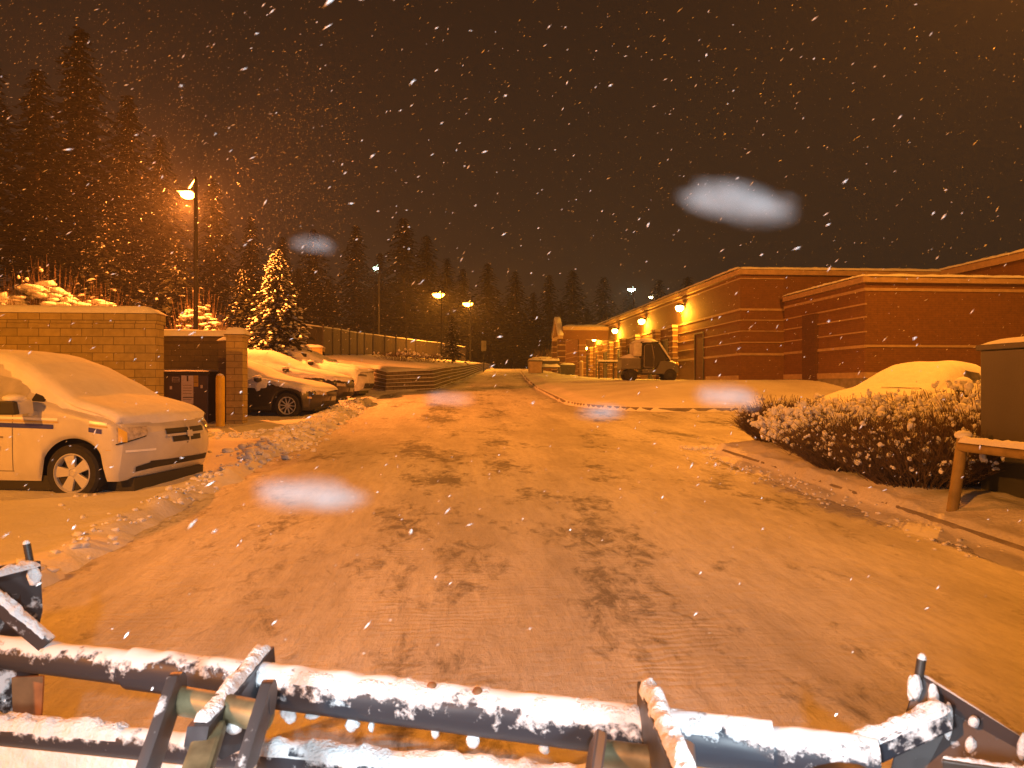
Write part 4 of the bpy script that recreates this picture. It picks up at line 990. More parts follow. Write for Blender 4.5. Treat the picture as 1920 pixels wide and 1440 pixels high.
mb = MB(); mb.tube([(1.95, .4, 1.0), (1.78, .4, 1.18)], .025, 8); mb.lathe([(.13, -.015), (.16, 0), (.13, .015)], 18, 'z', (1.76, .4, 1.2)); mb.build('steering_wheel', BLACKPL, uc)
mb = MB()
snow_strip(mb, (.56, WD / 2, 1.90), (1.92, WD / 2, 1.95), WD + .12, .24, 41); snow_strip(mb, (.0, WD / 2, 1.15), (.95, WD / 2, 1.15), WD + .06, .22, 42)
snow_strip(mb, (1.9, WD / 2, 1.86), (2.40, WD / 2, 1.06), .1, .05, 43); snow_strip(mb, (2.32, WD / 2, 1.02), (2.84, WD / 2, .84), WD + .04, .14, 44)
for yy_ in (.03, WD - .03): snow_strip(mb, (1.84, yy_, 1.90), (2.42, yy_, 1.03), .12, .08, 45)
mb.build('snow_cover', SNOW, uc, smooth=60)
for xx in (.48, 2.42):
    for yy_ in (.06, WD - .06):
        mb = MB(); mb.lathe([(.16, -.12), (.27, -.13), (.31, -.08), (.32, 0), (.31, .08), (.27, .13), (.16, .12)], 24, 'y', (0, 0, 0), False); wl = mb.build('wheel', TYRE, uc, smooth=40); wl.location = (xx, yy_, .30)
        mb = MB(); mb.lathe([(.001, -.10), (.10, -.11), (.16, -.09)], 16, 'y'); mb.build('rim', BLACKPL, wl, smooth=40)
mb = MB(); mb.blob((2.80, .15, .86), .09, .09, .10, 3, .1); mb.build('headlight', AMB, uc, smooth=60)

# ------------------------------------------------------------------ cabinet and pipe guard on the right
x, y = XY(1838, 7.75); y -= 1.7; g = gz(x + .5, y + .3) - .1; zt = P(0, 652, 8.3).z
cb = thing('utility_cabinet', 'tall dark olive utility cabinet with snow on top beside the pipe guard', 'cabinet', (x, y, g)); O = cb.location
mb = MB(); mb.box((x, y, g), (x + 1.1, y + 1.7, zt - .06), .015); mb.build('body', GREENCAB, cb, O)
mb = MB(); mb.box((x - .03, y - .03, zt - .06), (x + 1.13, y + 1.73, zt), .01); mb.build('lid', GREENCAB, cb, O)
mb = MB(); snow_slab(mb, x - .03, y - .03, x + 1.13, y + 1.73, zt, .06, 7, .0, 30, 14); mb.build('snow_cap', SNOW, cb, O, smooth=60)
mb = MB(); mb.box((x - .012, y + .05, g + .62), (x + .002, y + 1.65, g + .64)); mb.build('door_seam', BLACKPL, cb, O)
a = P(1779, 985, 7.05); b = P(1806, 818, 7.05)
DULLY = mat('dull_yellow_paint', (.27, .195, .06), .65, nscale=5, namt=.35, bump=.1)
pg = thing('pipe_guard', 'leaning yellow pipe guard with a crossbar before the dark cabinet', 'guard rail', (a.x, a.y, a.z)); O = pg.location
mb = MB(); mb.tube([a - Vector((0, 0, .1)), b], .052, 16); mb.build('post', DULLY, pg, O, smooth=50)
c_ = P(1801, 838, 7.03); d_ = Vector((c_.x + .04, c_.y - 1.6, c_.z)); mb = MB(); mb.tube([c_, d_], .043, 16); mb.build('crossbar', DULLY, pg, O, smooth=50)
e_ = Vector((d_.x, d_.y + .03, gz(d_.x, d_.y) - .1)); mb = MB(); mb.tube([e_, d_], .052, 16); mb.build('post', DULLY, pg, O, smooth=50)
mb = MB(); mb.blob(tuple(b + Vector((0, 0, .01))), .08, .08, .045, 8, .15); snow_strip(mb, c_ + Vector((0, 0, .05)), d_ + Vector((0, 0, .05)), .10, .05, 51); mb.build('snow_cap', SNOW, pg, O, smooth=60)

# ------------------------------------------------------------------ shrubs
def shrub(name, label, cat, c, rx_, ry_, h, seed, ntw=420, ncl=200, cl=(.03, .07), group=None, lean=.55):
    r_ = random.Random(seed); t = thing(name, label, cat, c, 0, group)
    V = []; Fq = []; tips = []
    for i in range(ntw):
        a = r_.uniform(0, 2 * math.pi); q = math.sqrt(r_.random())
        x0, y0 = math.cos(a) * q * rx_ * .55, math.sin(a) * q * ry_ * .55
        hh = h * (1 - .35 * q * q) * (r_.uniform(.62, 1.05) if r_.random() < .85 else r_.uniform(1.0, 1.3))
        x1, y1 = x0 + math.cos(a) * q * rx_ * lean + r_.gauss(0, .05), y0 + math.sin(a) * q * ry_ * lean + r_.gauss(0, .05)
        nseg = 4; ph = r_.uniform(0, 6.28); wv_ = r_.uniform(.01, .05); pv = 0
        for k in range(nseg + 1):
            s = k / nseg; rad = .0055 * (1 - .7 * s) + .0018
            ctr = np.array([x0 + (x1 - x0) * s ** 1.3 + wv_ * math.sin(ph + s * 5), y0 + (y1 - y0) * s ** 1.3 + wv_ * math.cos(ph + s * 4), hh * s - .05])
            b0 = len(V)
            for m_ in range(3): V.append(ctr + rad * np.array([math.cos(m_ * 2.094), math.sin(m_ * 2.094), 0]))
            if k:
                for m_ in range(3): Fq.append((pv + m_, pv + (m_ + 1) % 3, b0 + (m_ + 1) % 3, b0 + m_))
            pv = b0
            if k in (2, 3) :
                for _ in range(4):                     # side twigs
                    d = np.array([r_.gauss(0, .10), r_.gauss(0, .10), r_.uniform(.04, .16)]); e = ctr + d; b1 = len(V)
                    V.extend([ctr + [.004, 0, 0], ctr - [.004, 0, 0], e - [.0018, 0, 0], e + [.0018, 0, 0]]); Fq.append((b1, b1 + 1, b1 + 2, b1 + 3))
                    tips.append(e)
        tips.append(ctr)
    np_mesh('branches', np.array(V), np.array(Fq), TWIG, t, False)
    items = []
    for i in range(ncl):
        p_ = tips[r_.randrange(len(tips))]; s = r_.uniform(*cl)
        if p_[2] < h * (.55 if ncl < 250 else .22): continue
        for q_ in range(3):
            f_ = 1 if q_ == 0 else r_.uniform(.3, .7); o_ = 0 if q_ == 0 else s * .9
            items.append((p_[0] + r_.gauss(0, 1) * o_, p_[1] + r_.gauss(0, 1) * o_, p_[2] - s * .2 + r_.gauss(0, .8) * o_, s * f_ * r_.uniform(.6, 1.1), s * f_ * r_.uniform(.6, 1.1), s * f_ * r_.uniform(.6, 1.3)))
    o = blob_field('snow_clumps', items, SNOW, t); o['kind'] = 'stuff'
    return t
beds = [(5.55, 12.0, .62, .7, .70, 'front'), (6.5, 11.8, .9, .85, .72, ''), (7.7, 11.9, .9, .9, .74, ''), (8.9, 12.0, .9, .9, .70, ''),
        (5.45, 10.6, .75, .9, .66, ''), (6.6, 10.5, .9, .9, .78, ''), (7.7, 10.5, .95, .9, .86, ''), (5.2, 9.1, .75, .95, .62, ''), (6.3, 9.2, .85, .9, .68, ''), (7.2, 9.3, .8, .8, .90, ''), (5.2, 7.85, .75, .85, .66, ''), (6.0, 8.1, .75, .8, .74, '')]
labs = ['bare twiggy shrub at the far rounded corner of the planter bed', 'snow loaded shrub second along the back edge of the planter bed', 'snow loaded shrub against the buried car\'s hood', 'tall shrub against the buried car\'s mirror side',
        'low shrub at the kerb in the middle of the planter bed', 'snow heaped shrub in the centre of the planter bed', 'snow heaped shrub right of the bed centre, left of the cabinet', 'dark shrub overhanging the kerb, left of the pipe guard', 'shrub with bare dark front just behind the kerb shrub near the pipe guard', 'upright twiggy shrub rising behind the pipe guard', 'dark shrub right beside the pipe guard post, overhanging the kerb', 'dim shrub between the pipe guard crossbar and the cabinet']
for i, ((x, y, a, b, h, _), lb) in enumerate(zip(beds, labs)):
    dark = i in (0, 7, 8, 10, 11)
    shrub('planter_shrub', lb, 'shrub', (x, y, gz(x, y) - .02), a, b, h, 11 + i, 1500 if dark else 1200, 420 if dark else 2400, (.012, .035) if dark else (.020, .060), 'shrubs in the planter bed', .78 if dark else .6)
hd = [(XY(10, 24), 1.7, 1.5, 1.25, 'snow topped hedge shrub leftmost above the tall block wall'), (XY(95, 24.5), 1.7, 1.4, 1.30, 'second snow topped hedge shrub above the tall block wall'), (XY(190, 25), 1.7, 1.4, .9, 'third and lowest hedge shrub above the tall block wall'), (XY(372, 27.5), 1.1, .9, 1.0, 'snow heaped bush at the foot of the tall street lamp')]
for i, ((x, y), a, b, h, lb) in enumerate(hd):
    zt = P(0, (548, 530, 562, 570)[i], (24, 24.5, 25, 27.5)[i]).z; g = gz(x, y); h = max(.8, zt - g)
    t = shrub('bank_shrub', lb, 'shrub', (x, y, g - .02), a, b, h, 60 + i, 900, 160, (.03, .08), 'snowy shrubs on the bank')
    r_ = random.Random(90 + i); items = []
    for q in range(150 if i < 3 else 90):
        th = r_.uniform(0, 6.28); ra = math.sqrt(r_.random()); xx, yy_ = math.cos(th) * ra * a, math.sin(th) * ra * b
        sl = 1 - .16 * xx / a if i < 3 else 1
        zz_ = h * sl * (1 - .55 * ra ** 2.2) * r_.uniform(.86, 1.0); s_ = r_.uniform(.10, .24) * (1 if i < 3 else .62)
        items.append((xx, yy_, zz_, s_ * 1.3, s_ * 1.2, s_ * r_.uniform(.35, .6)))
    o = blob_field('snow_load', items, SNOW, t); o['kind'] = 'stuff'
x, y = XY(745, 44)
shrub('bank_shrub', 'scrubby low plants in snow above the retaining wall', 'shrub', (x, y, gz(x, y)), 1.6, 1.0, .7, 71, 160, 60, (.04, .09), 'snowy shrubs on the bank')
x, y = XY(800, 46)
shrub('bank_shrub', 'second clump of scrubby plants nearer the retaining wall bend', 'shrub', (x, y, gz(x, y)), 1.2, 1.0, .6, 72, 120, 40, (.04, .09), 'snowy shrubs on the bank')

# ------------------------------------------------------------------ trees
def conifer_mesh(seed, nb=150, per=8, droop=.35, q=.16, wd=.30):
    """unit tree: height 1, crown radius wd; returns quads of the crown and points for snow"""
    r_ = np.random.RandomState(seed); V = []; Fq = []; tips = []
    for i in range(nb):
        z = .10 + .88 * (i / nb) ** .9; rad = wd * (1 - z) ** .8 * r_.uniform(.65, 1.1) + .012
        a = i * 2.39996 + r_.uniform(-.4, .4); d = np.array([math.cos(a), math.sin(a), 0]); sdv = np.array([-d[1], d[0], 0])
        for k in range(per):
            s = (k + r_.uniform(0, 1)) / per; c = d * rad * s + np.array([0, 0, z - droop * rad * s * s * 1.2 + r_.uniform(-.004, .004)])
            l = q * rad * r_.uniform(.7, 1.3) + .006; w_ = l * (.9 if s > .5 else 1.3)
            dd = d * .8 + sdv * r_.uniform(-.8, .8); dd /= np.linalg.norm(dd); e = np.cross(dd, [0, 0, 1]); e /= np.linalg.norm(e)
            tilt = np.array([0, 0, r_.uniform(-.55, .1)]); b0 = len(V)
            V += [c - e * w_ * .5, c + e * w_ * .5 + [0, 0, r_.uniform(-.3, .3) * l], c + (dd + tilt) * l + e * w_ * .25, c + (dd + tilt) * l - e * w_ * .2]
            Fq.append((b0, b0 + 1, b0 + 2, b0 + 3)); tips.append((c + dd * l * .4, l, dd))
    return np.array(V), np.array(Fq), tips
def make_tree(name, label, loc, h, seed, m, group=None, wd=.26, nb=150, per=9, snow=0., q=.16):
    t = thing(name, label, 'conifer tree', loc, random.Random(seed).uniform(0, 6), group)
    V, Fq, tips = conifer_mesh(seed, nb, per, wd=wd, q=q)
    cr = np_mesh('crown', V * h, Fq, m, t, False)
    mb = MB(); mb.tube([(0, 0, -.3), (0, 0, h * .45), (0, 0, h * .97)], [h * .018, h * .011, h * .002], 8); mb.build('trunk', BARK, t, smooth=50)
    if snow:
        r_ = np.random.RandomState(seed + 1); SV = []; SF = []
        for c, l, dd in tips:
            if r_.rand() > snow: continue
            c = c * h; l = l * h * .42; sv = np.array([-dd[1], dd[0], 0]); b0 = len(SV); a0 = r_.uniform(0, 6.28); n = 6; th = l * .42
            for k in range(n):
                a = a0 + k * 2 * math.pi / n; rr_ = l * r_.uniform(.6, 1.1); SV.append(c + dd * math.cos(a) * rr_ * 1.5 + sv * math.sin(a) * rr_ * .6 + [0, 0, .01 - .3 * rr_ * (1 + math.cos(a))])
            for k in range(n):
                a = a0 + k * 2 * math.pi / n; rr_ = l * .45; SV.append(c + dd * math.cos(a) * rr_ * 1.5 + sv * math.sin(a) * rr_ * .6 + [0, 0, .01 + th * r_.uniform(.4, 1) - .2 * rr_ * math.cos(a)])
            for k in range(n): SF.append((b0 + k, b0 + (k + 1) % n, b0 + n + (k + 1) % n, b0 + n + k))
            SF.append((b0 + n, b0 + n + 1, b0 + n + 2, b0 + n + 3)); SF.append((b0 + n, b0 + n + 3, b0 + n + 4, b0 + n + 5))
        s_ = np_mesh('snow_load', np.array(SV), np.array(SF), SNOW, t); s_['kind'] = 'stuff'
    return t
x, y = XY(520, 27.5); g = gz(x, y); h = P(0, 478, 27.5).z - g
make_tree('snowy_spruce', 'bushy spruce with snow on every branch, lit orange behind the parked cars', (x, y, g), h + .3, 5, NEEDLE, None, .36, 400, 15, .36, .15)
x, y = XY(455, 29); g = gz(x, y)
make_tree('snowy_spruce', 'thin half bare spruce with little snow left of the snowy one', (x, y, g), P(0, 500, 29).z - g, 8, NEEDLE, None, .30, 220, 11, .07, .17)
x, y = XY(330, 31); g = gz(x, y)
make_tree('snowy_spruce', 'broad dim spruce with snow flecks directly below the tall street lamp', (x, y, g), P(0, 440, 31).z - g, 15, NEEDLE, None, .42, 240, 12, .05, .17)
x, y = XY(200, 31); g = gz(x, y)
make_tree('snowy_spruce', 'dim spruce behind the snowy hedge left of the tall street lamp', (x, y, g), P(0, 400, 31).z - g, 18, NEEDLE, None, .42, 240, 12, .05, .17)
x, y = XY(848, 52); g = gz(x, y)
make_tree('snowy_spruce', 'small snow dusted spruce at the road edge under the far lamps', (x, y, g), P(0, 590, 52).z - g, 25, NEEDLE, None, .40, 120, 8, .10, .2)
# dark skyline conifers: pixel of tip, distance
sky_t = [(-30, 60, 46, .24), (70, 120, 42, .26), (150, 40, 52, .24), (240, 170, 48, .25), (300, 250, 58, .26), (400, 330, 60, .26), (470, 400, 64, .26), (530, 440, 72, .28), (588, 425, 84, .30), (668, 418, 84, .30),
         (712, 470, 90, .30), (757, 403, 88, .34), (800, 436, 92, .32), (838, 480, 96, .32), (868, 500, 98, .32), (915, 490, 100, .34), (966, 505, 98, .34), (1000, 545, 112, .34), (1030, 512, 104, .30), (1074, 503, 106, .34), (1132, 515, 108, .34), (1180, 540, 116, .34), (1236, 520, 120, .34), (1290, 515, 118, .34)]
words = ['leftmost', 'second', 'third', 'fourth', 'fifth', 'sixth', 'seventh', 'eighth', 'ninth', 'tenth', 'eleventh', 'twelfth', 'thirteenth', 'fourteenth', 'fifteenth', 'sixteenth', 'seventeenth', 'eighteenth', 'nineteenth', 'twentieth', 'twenty-first', 'twenty-second', 'twenty-third', 'rightmost']
protos = []
for i, (px, py, D, wd) in enumerate(sky_t):
    x, y = XY(px, D); g = gz(x, y); zt = P(px, py, D).z; h = zt - g
    lb = ('tallest dark conifer standing out on the skyline behind the fence' if i == 11 else
          'dark conifer on the night skyline, %s' % ('%s of the row' % words[i] if i in (0, 23) else '%s from the left in the row' % words[i]))
    if i < 5:
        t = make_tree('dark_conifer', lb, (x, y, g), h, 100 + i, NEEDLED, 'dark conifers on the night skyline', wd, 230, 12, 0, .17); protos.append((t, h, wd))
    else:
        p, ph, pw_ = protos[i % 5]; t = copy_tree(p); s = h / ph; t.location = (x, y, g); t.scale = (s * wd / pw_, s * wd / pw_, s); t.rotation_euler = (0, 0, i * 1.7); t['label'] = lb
# lower row filling the gaps at the far end of the road
low = [(560, 500, 66), (615, 520, 70), (700, 540, 80), (760, 560, 84), (830, 575, 92), (890, 585, 100), (940, 570, 104), (985, 590, 108), (1050, 570, 112), (1100, 575, 114), (900, 620, 96), (950, 625, 97), (1000, 630, 99)]
for i, (px, py, D) in enumerate(low):
    x, y = XY(px, D); g = gz(x, y) - .3; h = P(px, py, D).z - g
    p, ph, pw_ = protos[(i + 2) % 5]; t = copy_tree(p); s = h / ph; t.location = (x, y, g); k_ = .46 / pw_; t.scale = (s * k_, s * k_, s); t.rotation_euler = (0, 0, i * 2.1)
    t['label'] = 'low dark conifer under the skyline trees, %s from left in its lower row' % (words[i] if i else 'first'); t['group'] = 'low dark conifers behind the fence'

# ------------------------------------------------------------------ snow plow in the foreground
STEEL = snow_stuck_mat('blue_black_steel', (.026, .031, .043), 1.0, 1.14, 30)
STEEL2 = snow_stuck_mat('dark_plow_plate', (.040, .030, .030), 1.15, 1.25, 14)
BRASS = mat('worn_brass', (.20, .165, .09), .5, .35, nscale=18, namt=.4)
RUST = mat('rusty_shoe', (.26, .11, .04), .7, nscale=9, namt=.6)
GREYST = mat('bare_grey_steel', (.075, .075, .085), .45, .5, nscale=12, namt=.4)
PLATE = mat('snow_packed_moldboard', (.72, .76, .78), .8, nscale=14, namt=.15, bump=.5, bscale=60)
A0 = P(-70, 1217, 2.39); A1 = P(1645, 1434, 1.67)
pl = thing('snow_plow', 'blue black steel snow plow frame caked with snow in the foreground', 'snow plow', ((A0.x + A1.x) / 2, (A0.y + A1.y) / 2, .0)); O = pl.location
def onpipe(px):
    # point on the upper pipe whose pixel x is px
    lo, hi = 0., 1.
    for _ in range(40):
        m_ = (lo + hi) / 2; q = A0.lerp(A1, m_); dpt = q.x * sa + q.y * ca; xr = q.x * ca - q.y * sa
        if 960 + F * xr / dpt < px: lo = m_
        else: hi = m_
    return A0.lerp(A1, lo)
def lumpy_tube(name, p0, p1, r, m, seed, par=None):
    p0 = Vector(p0); p1 = Vector(p1); n = max(20, int((p1 - p0).length / .015)); d = (p1 - p0).normalized(); a = d.cross(Vector((0, 0, 1))).normalized(); b = a.cross(d)
    G = []
    for i in range(n + 1):
        row = []
        for k in range(25):
            th = 2 * math.pi * k / 24; up = max(0, math.sin(th)); f = float(fbm(i * .22 + seed * 7, math.cos(th) * 1.5 + seed, 3))
            rr_ = r + up ** 1.2 * (.006 + .016 * f) if m is not DMETAL else r
            row.append(p0.lerp(p1, i / n) + (a * math.cos(th) + b * math.sin(th)) * rr_)
        G.append(row)
    mb = MB(); mb.grid(G); mb.poly([G[0][k] for k in range(24)]); mb.poly([G[-1][k] for k in range(24)])
    return mb.build(name, m, par or pl, O, smooth=50)
up_ = lumpy_tube('upper_pipe', A0, A1, .043, STEEL, 1)
lumpy_tube('pipe_sleeve', onpipe(248), onpipe(1448), .053, STEEL, 2)
mb = MB(); snow_strip(mb, onpipe(-60) + Vector((0, 0, .036)), onpipe(245) + Vector((0, 0, .036)), .07, .014, 61, lump=.8, edge=.9)
snow_strip(mb, onpipe(385) + Vector((0, 0, .046)), onpipe(1445) + Vector((0, 0, .046)), .09, .018, 62, lump=.8, edge=.9)
snow_strip(mb, onpipe(1450) + Vector((0, 0, .036)), onpipe(1640) + Vector((0, 0, .036)), .08, .018, 63, lump=.8, edge=.6); mb.build('snow_cover', CRUST, up_, O, smooth=60)
mb = MB(); rr = random.Random(8)
for i in range(6):
    q = onpipe(rr.uniform(520, 1300)); mb.blob(tuple(q + Vector((0, -.01, -.055 - rr.uniform(0, .012)))), .012 * rr.uniform(.6, 1.8), .012, .014 * rr.uniform(.5, 1.3), i, .4, 2)
for px in (660, 545, 885): q = onpipe(px); mb.blob(tuple(q + Vector((0, -.01, -.068))), .018, .012, .022, px, .3, 2)
mb.build('snow_clumps', CRUST, up_, O, smooth=60)
mb = MB()
for px in (810, 895): q = onpipe(px) + Vector((0, -.012, .06)); mb.lathe([(.001, .014), (.010, .012), (.015, .004), (.015, -.01)], 12, 'z', q)
mb.build('grease_nipple', RUST, up_, O, smooth=50)
B0 = P(-60, 1368, 2.24); B1 = P(1500, 1520, 1.74)
lb_ = lumpy_tube('lower_bar', B0, B1, .034, STEEL, 3)
mb = MB(); snow_strip(mb, B0 + Vector((0, 0, .030)), B0.lerp(B1, .235) + Vector((0, 0, .030)), .075, .03, 65, lump=.7); snow_strip(mb, B0.lerp(B1, .35) + Vector((0, 0, .030)), B1 + Vector((0, 0, .030)), .075, .025, 66, lump=.7); mb.build('snow_cover', CRUST, lb_, O, smooth=60)
dv = Vector((0, -.25, -.30))
mb = MB(); mb.grid([[B0.lerp(B1, u) + Vector((0, -.02, -.03)) + dv * v + Vector((0, .06 * math.sin(v * 3.1), 0)) for v in np.linspace(0, 1, 8)] for u in np.linspace(0, 1, 40)]); mo = mb.build('moldboard', PLATE, pl, O, smooth=60)
# left bracket
mb = MB(); mb.prism([P(*q) for q in [(514, 1212, 2.18), (520, 1296, 2.14), (478, 1392, 1.96), (415, 1425, 1.82), (385, 1400, 1.77), (392, 1362, 1.77)]], Vector((-ca, sa, 0)) * .052); lv = mb.build('lever_arm', GREYST, pl, O)
mb = MB(); u_ = Vector((0, 0, .045)); u_ = Vector((0, -.01, .052)); u_ = Vector((-ca, sa, 0)) * .026; snow_strip(mb, P(514, 1213, 2.18) + u_, P(396, 1356, 1.785) + u_, .05, .018, 71, lump=.8); mb.build('snow_cover', CRUST, lv, O, smooth=60)
for (a_, b_, dd) in (((330, 1285), (268, 1470), 1.93), ((502, 1300), (445, 1490), 1.86)):
    mb = MB(); p_ = P(a_[0], a_[1], dd); q_ = P(b_[0], b_[1], dd - .22)
    d = (q_ - p_).normalized(); mb.beam(p_, q_, .028, .085, up=(0, -1, .6), bev=.006); mb.tube([p_ + Vector((-.014, 0, -.01)), p_ + Vector((.014, 0, -.01))], .042, 16)
    sp_ = mb.build('side_plate', snow_stuck_mat('bracket_steel', (.055, .050, .052), 1.36, 1.5, 22), pl, O, smooth=40)
mb = MB(); mb.tube([P(328, 1312, 1.93), P(410, 1326, 1.90), P(500, 1345, 1.86)], .036, 24); mb.build('roller_pin', BRASS, pl, O, smooth=40)
mb = MB(); mb.beam(P(398, 1360, 1.84), P(362, 1470, 1.66), .07, .03, up=(0, -1, .5), bev=.01); mb.build('wear_plate', BRASS, pl, O)
mb = MB(); mb.tube([P(452, 1350, 1.93), P(440, 1360, 1.88)], .018, 12); mb.build('pin', RUST, pl, O, smooth=40)
mb = MB(); mb.blob(tuple(P(438, 1366, 1.86)), .020, .014, .015, 5, .3); mb.build('snow_clumps', CRUST, lv, O, smooth=60)
# right bracket
mb = MB(); mb.beam(P(1212, 1318, 1.84), P(1290, 1520, 1.36), .048, .11, bev=.006); lv2 = mb.build('lever_arm', GREYST, pl, O)
mb = MB(); snow_strip(mb, P(1213, 1320, 1.835) + Vector((0, -.01, .052)), P(1288, 1508, 1.38) + Vector((0, -.01, .052)), .052, .024, 73, lump=.8); mb.build('snow_cover', CRUST, lv2, O, smooth=60)
for (a_, b_, dd) in (((1122, 1385), (1105, 1500), 1.72), ((1284, 1405), (1290, 1520), 1.64)):
    mb = MB(); mb.beam(P(*a_, dd), P(*b_, dd - .2), .028, .05, up=(0, -1, .5), bev=.006); mb.build('side_plate', snow_stuck_mat('bracket_steel', (.055, .050, .052), 1.36, 1.5, 22), pl, O)
mb = MB(); mb.tube([P(1128, 1412, 1.71), P(1282, 1432, 1.64)], .030, 24); mb.build('roller_pin', BRASS, pl, O, smooth=40)
mb = MB(); snow_strip(mb, P(1132, 1400, 1.72), P(1240, 1412, 1.67), .03, .012, 75, lump=.8); mb.build('snow_clumps', CRUST, lv2, O, smooth=60)
# left end plate
def plate(name, pix, m, th=.018):
    mb = MB(); pts = [P(*q) for q in pix]; n_ = (pts[1] - pts[0]).cross(pts[2] - pts[0]).normalized() * th; mb.prism(pts, n_); return mb.build(name, m, pl, O)
wl_ = plate('end_plate', [(-90, 1072, 2.36), (76, 1052, 2.54), (80, 1145, 2.54), (66, 1205, 2.52), (80, 1335, 2.5), (-90, 1360, 2.28)], STEEL2)
mb = MB(); mb.tube([P(58, 1062, 2.5), P(50, 1020, 2.5)], .012, 10); mb.build('marker_pin', DMETAL, wl_, O, smooth=40)
mb = MB(); mb.blob(tuple(P(50, 1019, 2.5)), .012, .012, .012, 2); snow_strip(mb, P(-60, 1090, 2.3), P(70, 1058, 2.5), .05, .02, 77, lump=.8); mb.blob(tuple(P(63, 1080, 2.48)), .022, .01, .035, 3, .4); mb.build('snow_clumps', CRUST, wl_, O, smooth=60)
mb = MB(); mb.beam(P(-40, 1098, 2.26), P(90, 1208, 2.29), .045, .045, bev=.006); br_ = mb.build('brace', STEEL2, wl_, O)
mb = MB(); snow_strip(mb, P(-40, 1086, 2.25), P(86, 1194, 2.28), .042, .014, 79, lump=.9, edge=.9); mb.build('snow_cover', CRUST, br_, O, smooth=60)
mb = MB(); pts = [P(-60, 1272, 2.44), P(84, 1266, 2.46), P(80, 1340, 2.44), P(-60, 1352, 2.42)]; mb.prism(pts, (0, -.01, 0)); mb.build('skid_shoe', RUST, pl, O)
# right end plate
wr_ = plate('end_plate', [(1722, 1262, 1.80), (1740, 1268, 1.79), (1925, 1388, 1.60), (2040, 1470, 1.5), (2040, 1620, 1.5), (1610, 1620, 1.74), (1660, 1480, 1.76), (1692, 1355, 1.78)], STEEL2)
mb = MB(); mb.tube([P(1723, 1268, 1.79), P(1728, 1236, 1.79)], .011, 10); mb.build('marker_pin', DMETAL, wr_, O, smooth=40)
mb = MB(); mb.blob(tuple(P(1729, 1234, 1.79)), .010, .010, .012, 2)
for (px, py, a_, b_) in [(1716, 1290, .016, .030), (1750, 1305, .013, .028), (1777, 1352, .012, .045), (1825, 1354, .012, .013), (1820, 1398, .013, .020), (1918, 1400, .012, .03), (1740, 1385, .016, .022), (1708, 1290, .008, .03), (1690, 1412, .01, .008), (1702, 1416, .01, .008)]:
    k_ = (px - 1722) / (1925 - 1722); mb.blob(tuple(P(px, py, 1.77 - .19 * k_)), a_, .010, b_, px, .35, 2)
mb.build('snow_clumps', CRUST, wr_, O, smooth=60)
mb = MB(); mb.beam(P(1585, 1425, 1.70), P(1768, 1340, 1.70), .05, .055, bev=.006); br_ = mb.build('brace', STEEL, wr_, O)
mb = MB(); snow_strip(mb, P(1580, 1408, 1.70), P(1772, 1322, 1.70), .056, .022, 81, lump=.8); mb.build('snow_cover', CRUST, br_, O, smooth=60)
mb = MB(); mb.beam(P(1768, 1440, 1.56), P(2010, 1475, 1.45), .03, .045, bev=.004); hb_ = mb.build('hinge_bar', DMETAL, wr_, O)
mb = MB(); snow_strip(mb, P(1766, 1424, 1.56), P(2010, 1456, 1.45), .02, .008, 83, lump=.6); mb.build('snow_cover', CRUST, hb_, O, smooth=60)

# headlamps of the plowing vehicle (just below the picture)
def spot(loc, tgt, power, parent, size=120):
    l = bpy.data.lights.new('headlamp_light', 'SPOT'); l.energy = power; l.color = (.80, .92, 1.0); l.spot_size = R(size); l.spot_blend = 1.; l.shadow_soft_size = .06
    o = bpy.data.objects.new('headlamp_light', l); o.location = loc; d = Vector(tgt) - Vector(parent.location) - Vector(loc); o.rotation_euler = d.to_track_quat('-Z', 'Y').to_euler(); link(o, parent)
for i, (x, y) in enumerate([(-.72, 1.02), (.52, .92)]):
    t = thing('headlamp', ('left' if i == 0 else 'right') + ' headlamp of the plowing vehicle, below the picture', 'headlamp', (x, y, .89))
    mb = MB(); mb.lathe([(.03, -.06), (.08, -.04), (.10, .02), (.10, .04)], 20, 'y'); mb.build('housing', DMETAL, t, smooth=50)
    mb = MB(); mb.lathe([(.001, .046), (.06, .044), (.095, .040)], 20, 'y'); mb.build('lens', emis('headlamp_lens', (.8, .92, 1.), 6), t, smooth=50)
    spot((0, .08, 0), (x * 1.1, 2.6, .72), 44, t, 150)

t = thing('work_lamp', 'roof work lamp of the plowing vehicle, above the picture', 'work lamp', (.1, -1.6, 2.35))
mb = MB(); mb.box((-.14, -.09, -.06), (.14, .02, .08), .015); mb.build('housing', DMETAL, t)
mb = MB(); mb.box((-.12, .022, -.045), (.12, .03, .065), .003); mb.build('lens', emis('headlamp_lens', (.8, .92, 1.), 6), t)
spot((0, .09, 0), (0, 9, .3), 520, t, 64)

# ------------------------------------------------------------------ falling snow
rs = np.random.RandomState(12)
def flakes(n, lo, hi, s0, s1):
    p = rs.uniform(lo, hi, (n, 3)); s = rs.uniform(s0, s1, n) * rs.choice([.6, 1, 1.5], n, p=[.5, .4, .1])
    return p, s
parts_ = [flakes(13000, (-28, 9, 0.5), (26, 62, 17), .006, .012), flakes(6000, (-13, 19, 3.5), (-3.5, 31, 12.5), .004, .009), flakes(3200, (-12, 2.2, .6), (12, 16, 10), .004, .0075), flakes(1300, (-2.2, .9, .8), (2.6, 4, 3.2), .0020, .0036)]
fp = np.concatenate([a for a, _ in parts_]); fs = np.concatenate([b for _, b in parts_])
keep = fp[:, 2] > np.array(base(fp[:, 1])) + .3
fp, fs = fp[keep], fs[keep]; nF = len(fp)
dirv = np.array([.75, .1, .62]) + rs.normal(0, .22, (nF, 3)); dirv /= np.linalg.norm(dirv, axis=1, keepdims=True)
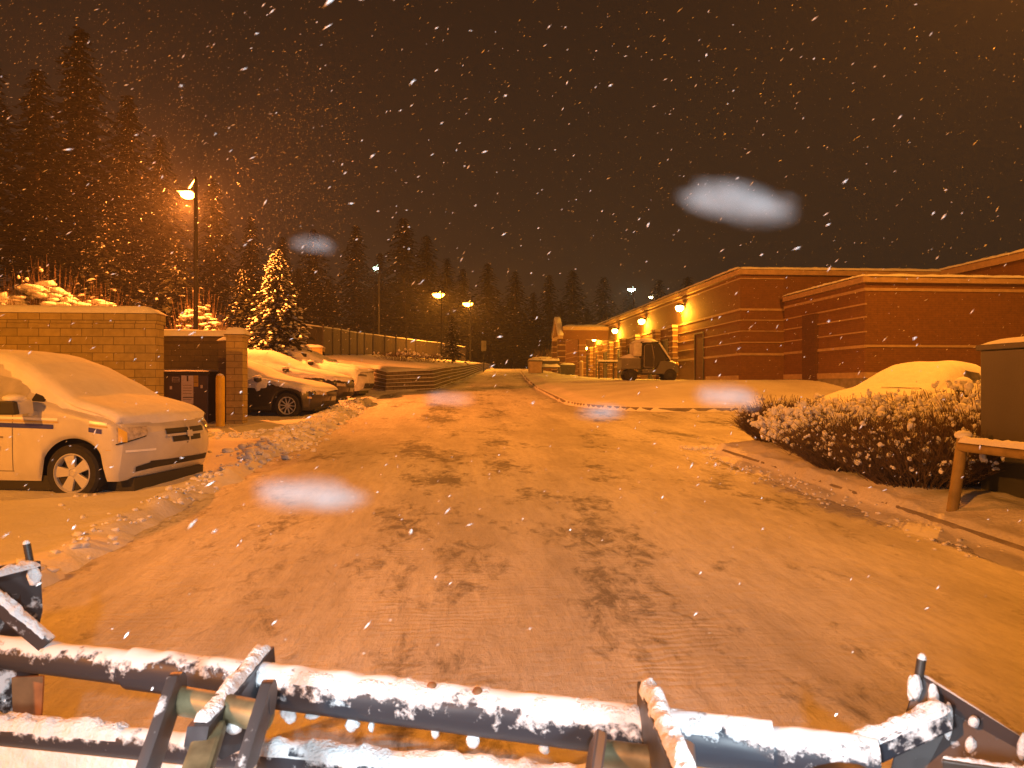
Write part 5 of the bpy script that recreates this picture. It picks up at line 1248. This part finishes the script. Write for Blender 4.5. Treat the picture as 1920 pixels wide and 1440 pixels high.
e1 = np.cross(dirv, rs.normal(0, 1, (nF, 3))); e1 /= np.linalg.norm(e1, axis=1, keepdims=True); e2 = np.cross(dirv, e1)
el = rs.uniform(1.5, 4.0, (nF, 1)); S_ = fs[:, None]
pts8 = np.stack([fp + dirv * S_ * el, fp - dirv * S_ * el, fp + e1 * S_ * .7, fp - e1 * S_ * .7, fp + e2 * S_ * .5, fp - e2 * S_ * .5], 1).reshape(-1, 3)
tri = np.array([(0, 2, 4), (0, 4, 3), (0, 3, 5), (0, 5, 2), (1, 4, 2), (1, 3, 4), (1, 5, 3), (1, 2, 5)])
Ft = (np.arange(nF)[:, None, None] * 6 + tri[None]).reshape(-1, 3)
FLAKE = mat('snowflake', (.85, .85, .87), .9)
o = np_mesh('falling_snow', pts8, Ft, FLAKE, None, True); tag(o, kind='stuff')
# a few big flakes close to the lens, out of focus
def soft_flake_mat():
    m = bpy.data.materials.new('near_snowflake'); m.use_nodes = True; n = m.node_tree; b = n.nodes['Principled BSDF']; b.inputs['Base Color'].default_value = (.55, .57, .6, 1); b.inputs['Roughness'].default_value = .9
    b.inputs['Alpha'].default_value = .12; return m
SOFT = soft_flake_mat()
for (px, py, D, lx, lz, rot, lb) in [(1392, 382, .26, .019, .0055, -8, 'largest blurred snowflake, pale against the night sky above the brick building'),
        (1365, 745, .30, .013, .0035, -2, 'blurred snowflake over the snowy island kerb'), (1130, 773, .34, .0095, .0022, 3, 'small blurred snowflake over the road below the island kerb'),
        (578, 930, .28, .021, .0055, -2, 'wide faint blurred snowflake over the road beside the white van'), (588, 459, .36, .010, .0024, -2, 'thin blurred snowflake before the dark conifers'),
        (840, 748, .34, .011, .0017, 0, 'faint thin snowflake over the far end of the road')]:
    t = thing('snowflake', lb, 'snowflake', tuple(P(px, py, D * .55)), -YAW, 'big snowflakes near the lens'); lx *= .55; lz *= .55
    mb = MB(); mb.blob((-.12 * lx, 0, .1 * lz), lx * .85, .003, lz, int(px), .5, 3); mb.blob((.3 * lx, .002, -.2 * lz), lx * .7, .003, lz * .8, int(px) + 9, .5, 3)
    rr = random.Random(px)
    for k in range(7): mb.blob((rr.uniform(-.8, .8) * lx, 0, rr.uniform(-.5, .5) * lz), lx * rr.uniform(.15, .3), .003, lz * rr.uniform(.3, .6), k, .3, 2)
    f_ = mb.build('crystals', SOFT, t, smooth=80); f_.rotation_euler = (0, R(-rot), 0)

# ------------------------------------------------------------------ snowy air
HAZE = True
if HAZE:
    m = bpy.data.materials.new('haze'); m.use_nodes = True; n = m.node_tree; n.nodes.remove(n.nodes['Principled BSDF'])
    v = n.nodes.new('ShaderNodeVolumePrincipled'); v.inputs['Color'].default_value = (.9, .9, .9, 1); v.inputs['Density'].default_value = .0011; v.inputs['Anisotropy'].default_value = .35
    n.links.new(v.outputs[0], n.nodes['Material Output'].inputs['Volume'])
    mb = MB(); mb.box((-230, -60, -2.5), (240, 420, 60)); o = mb.build('haze', m); tag(o, kind='stuff')
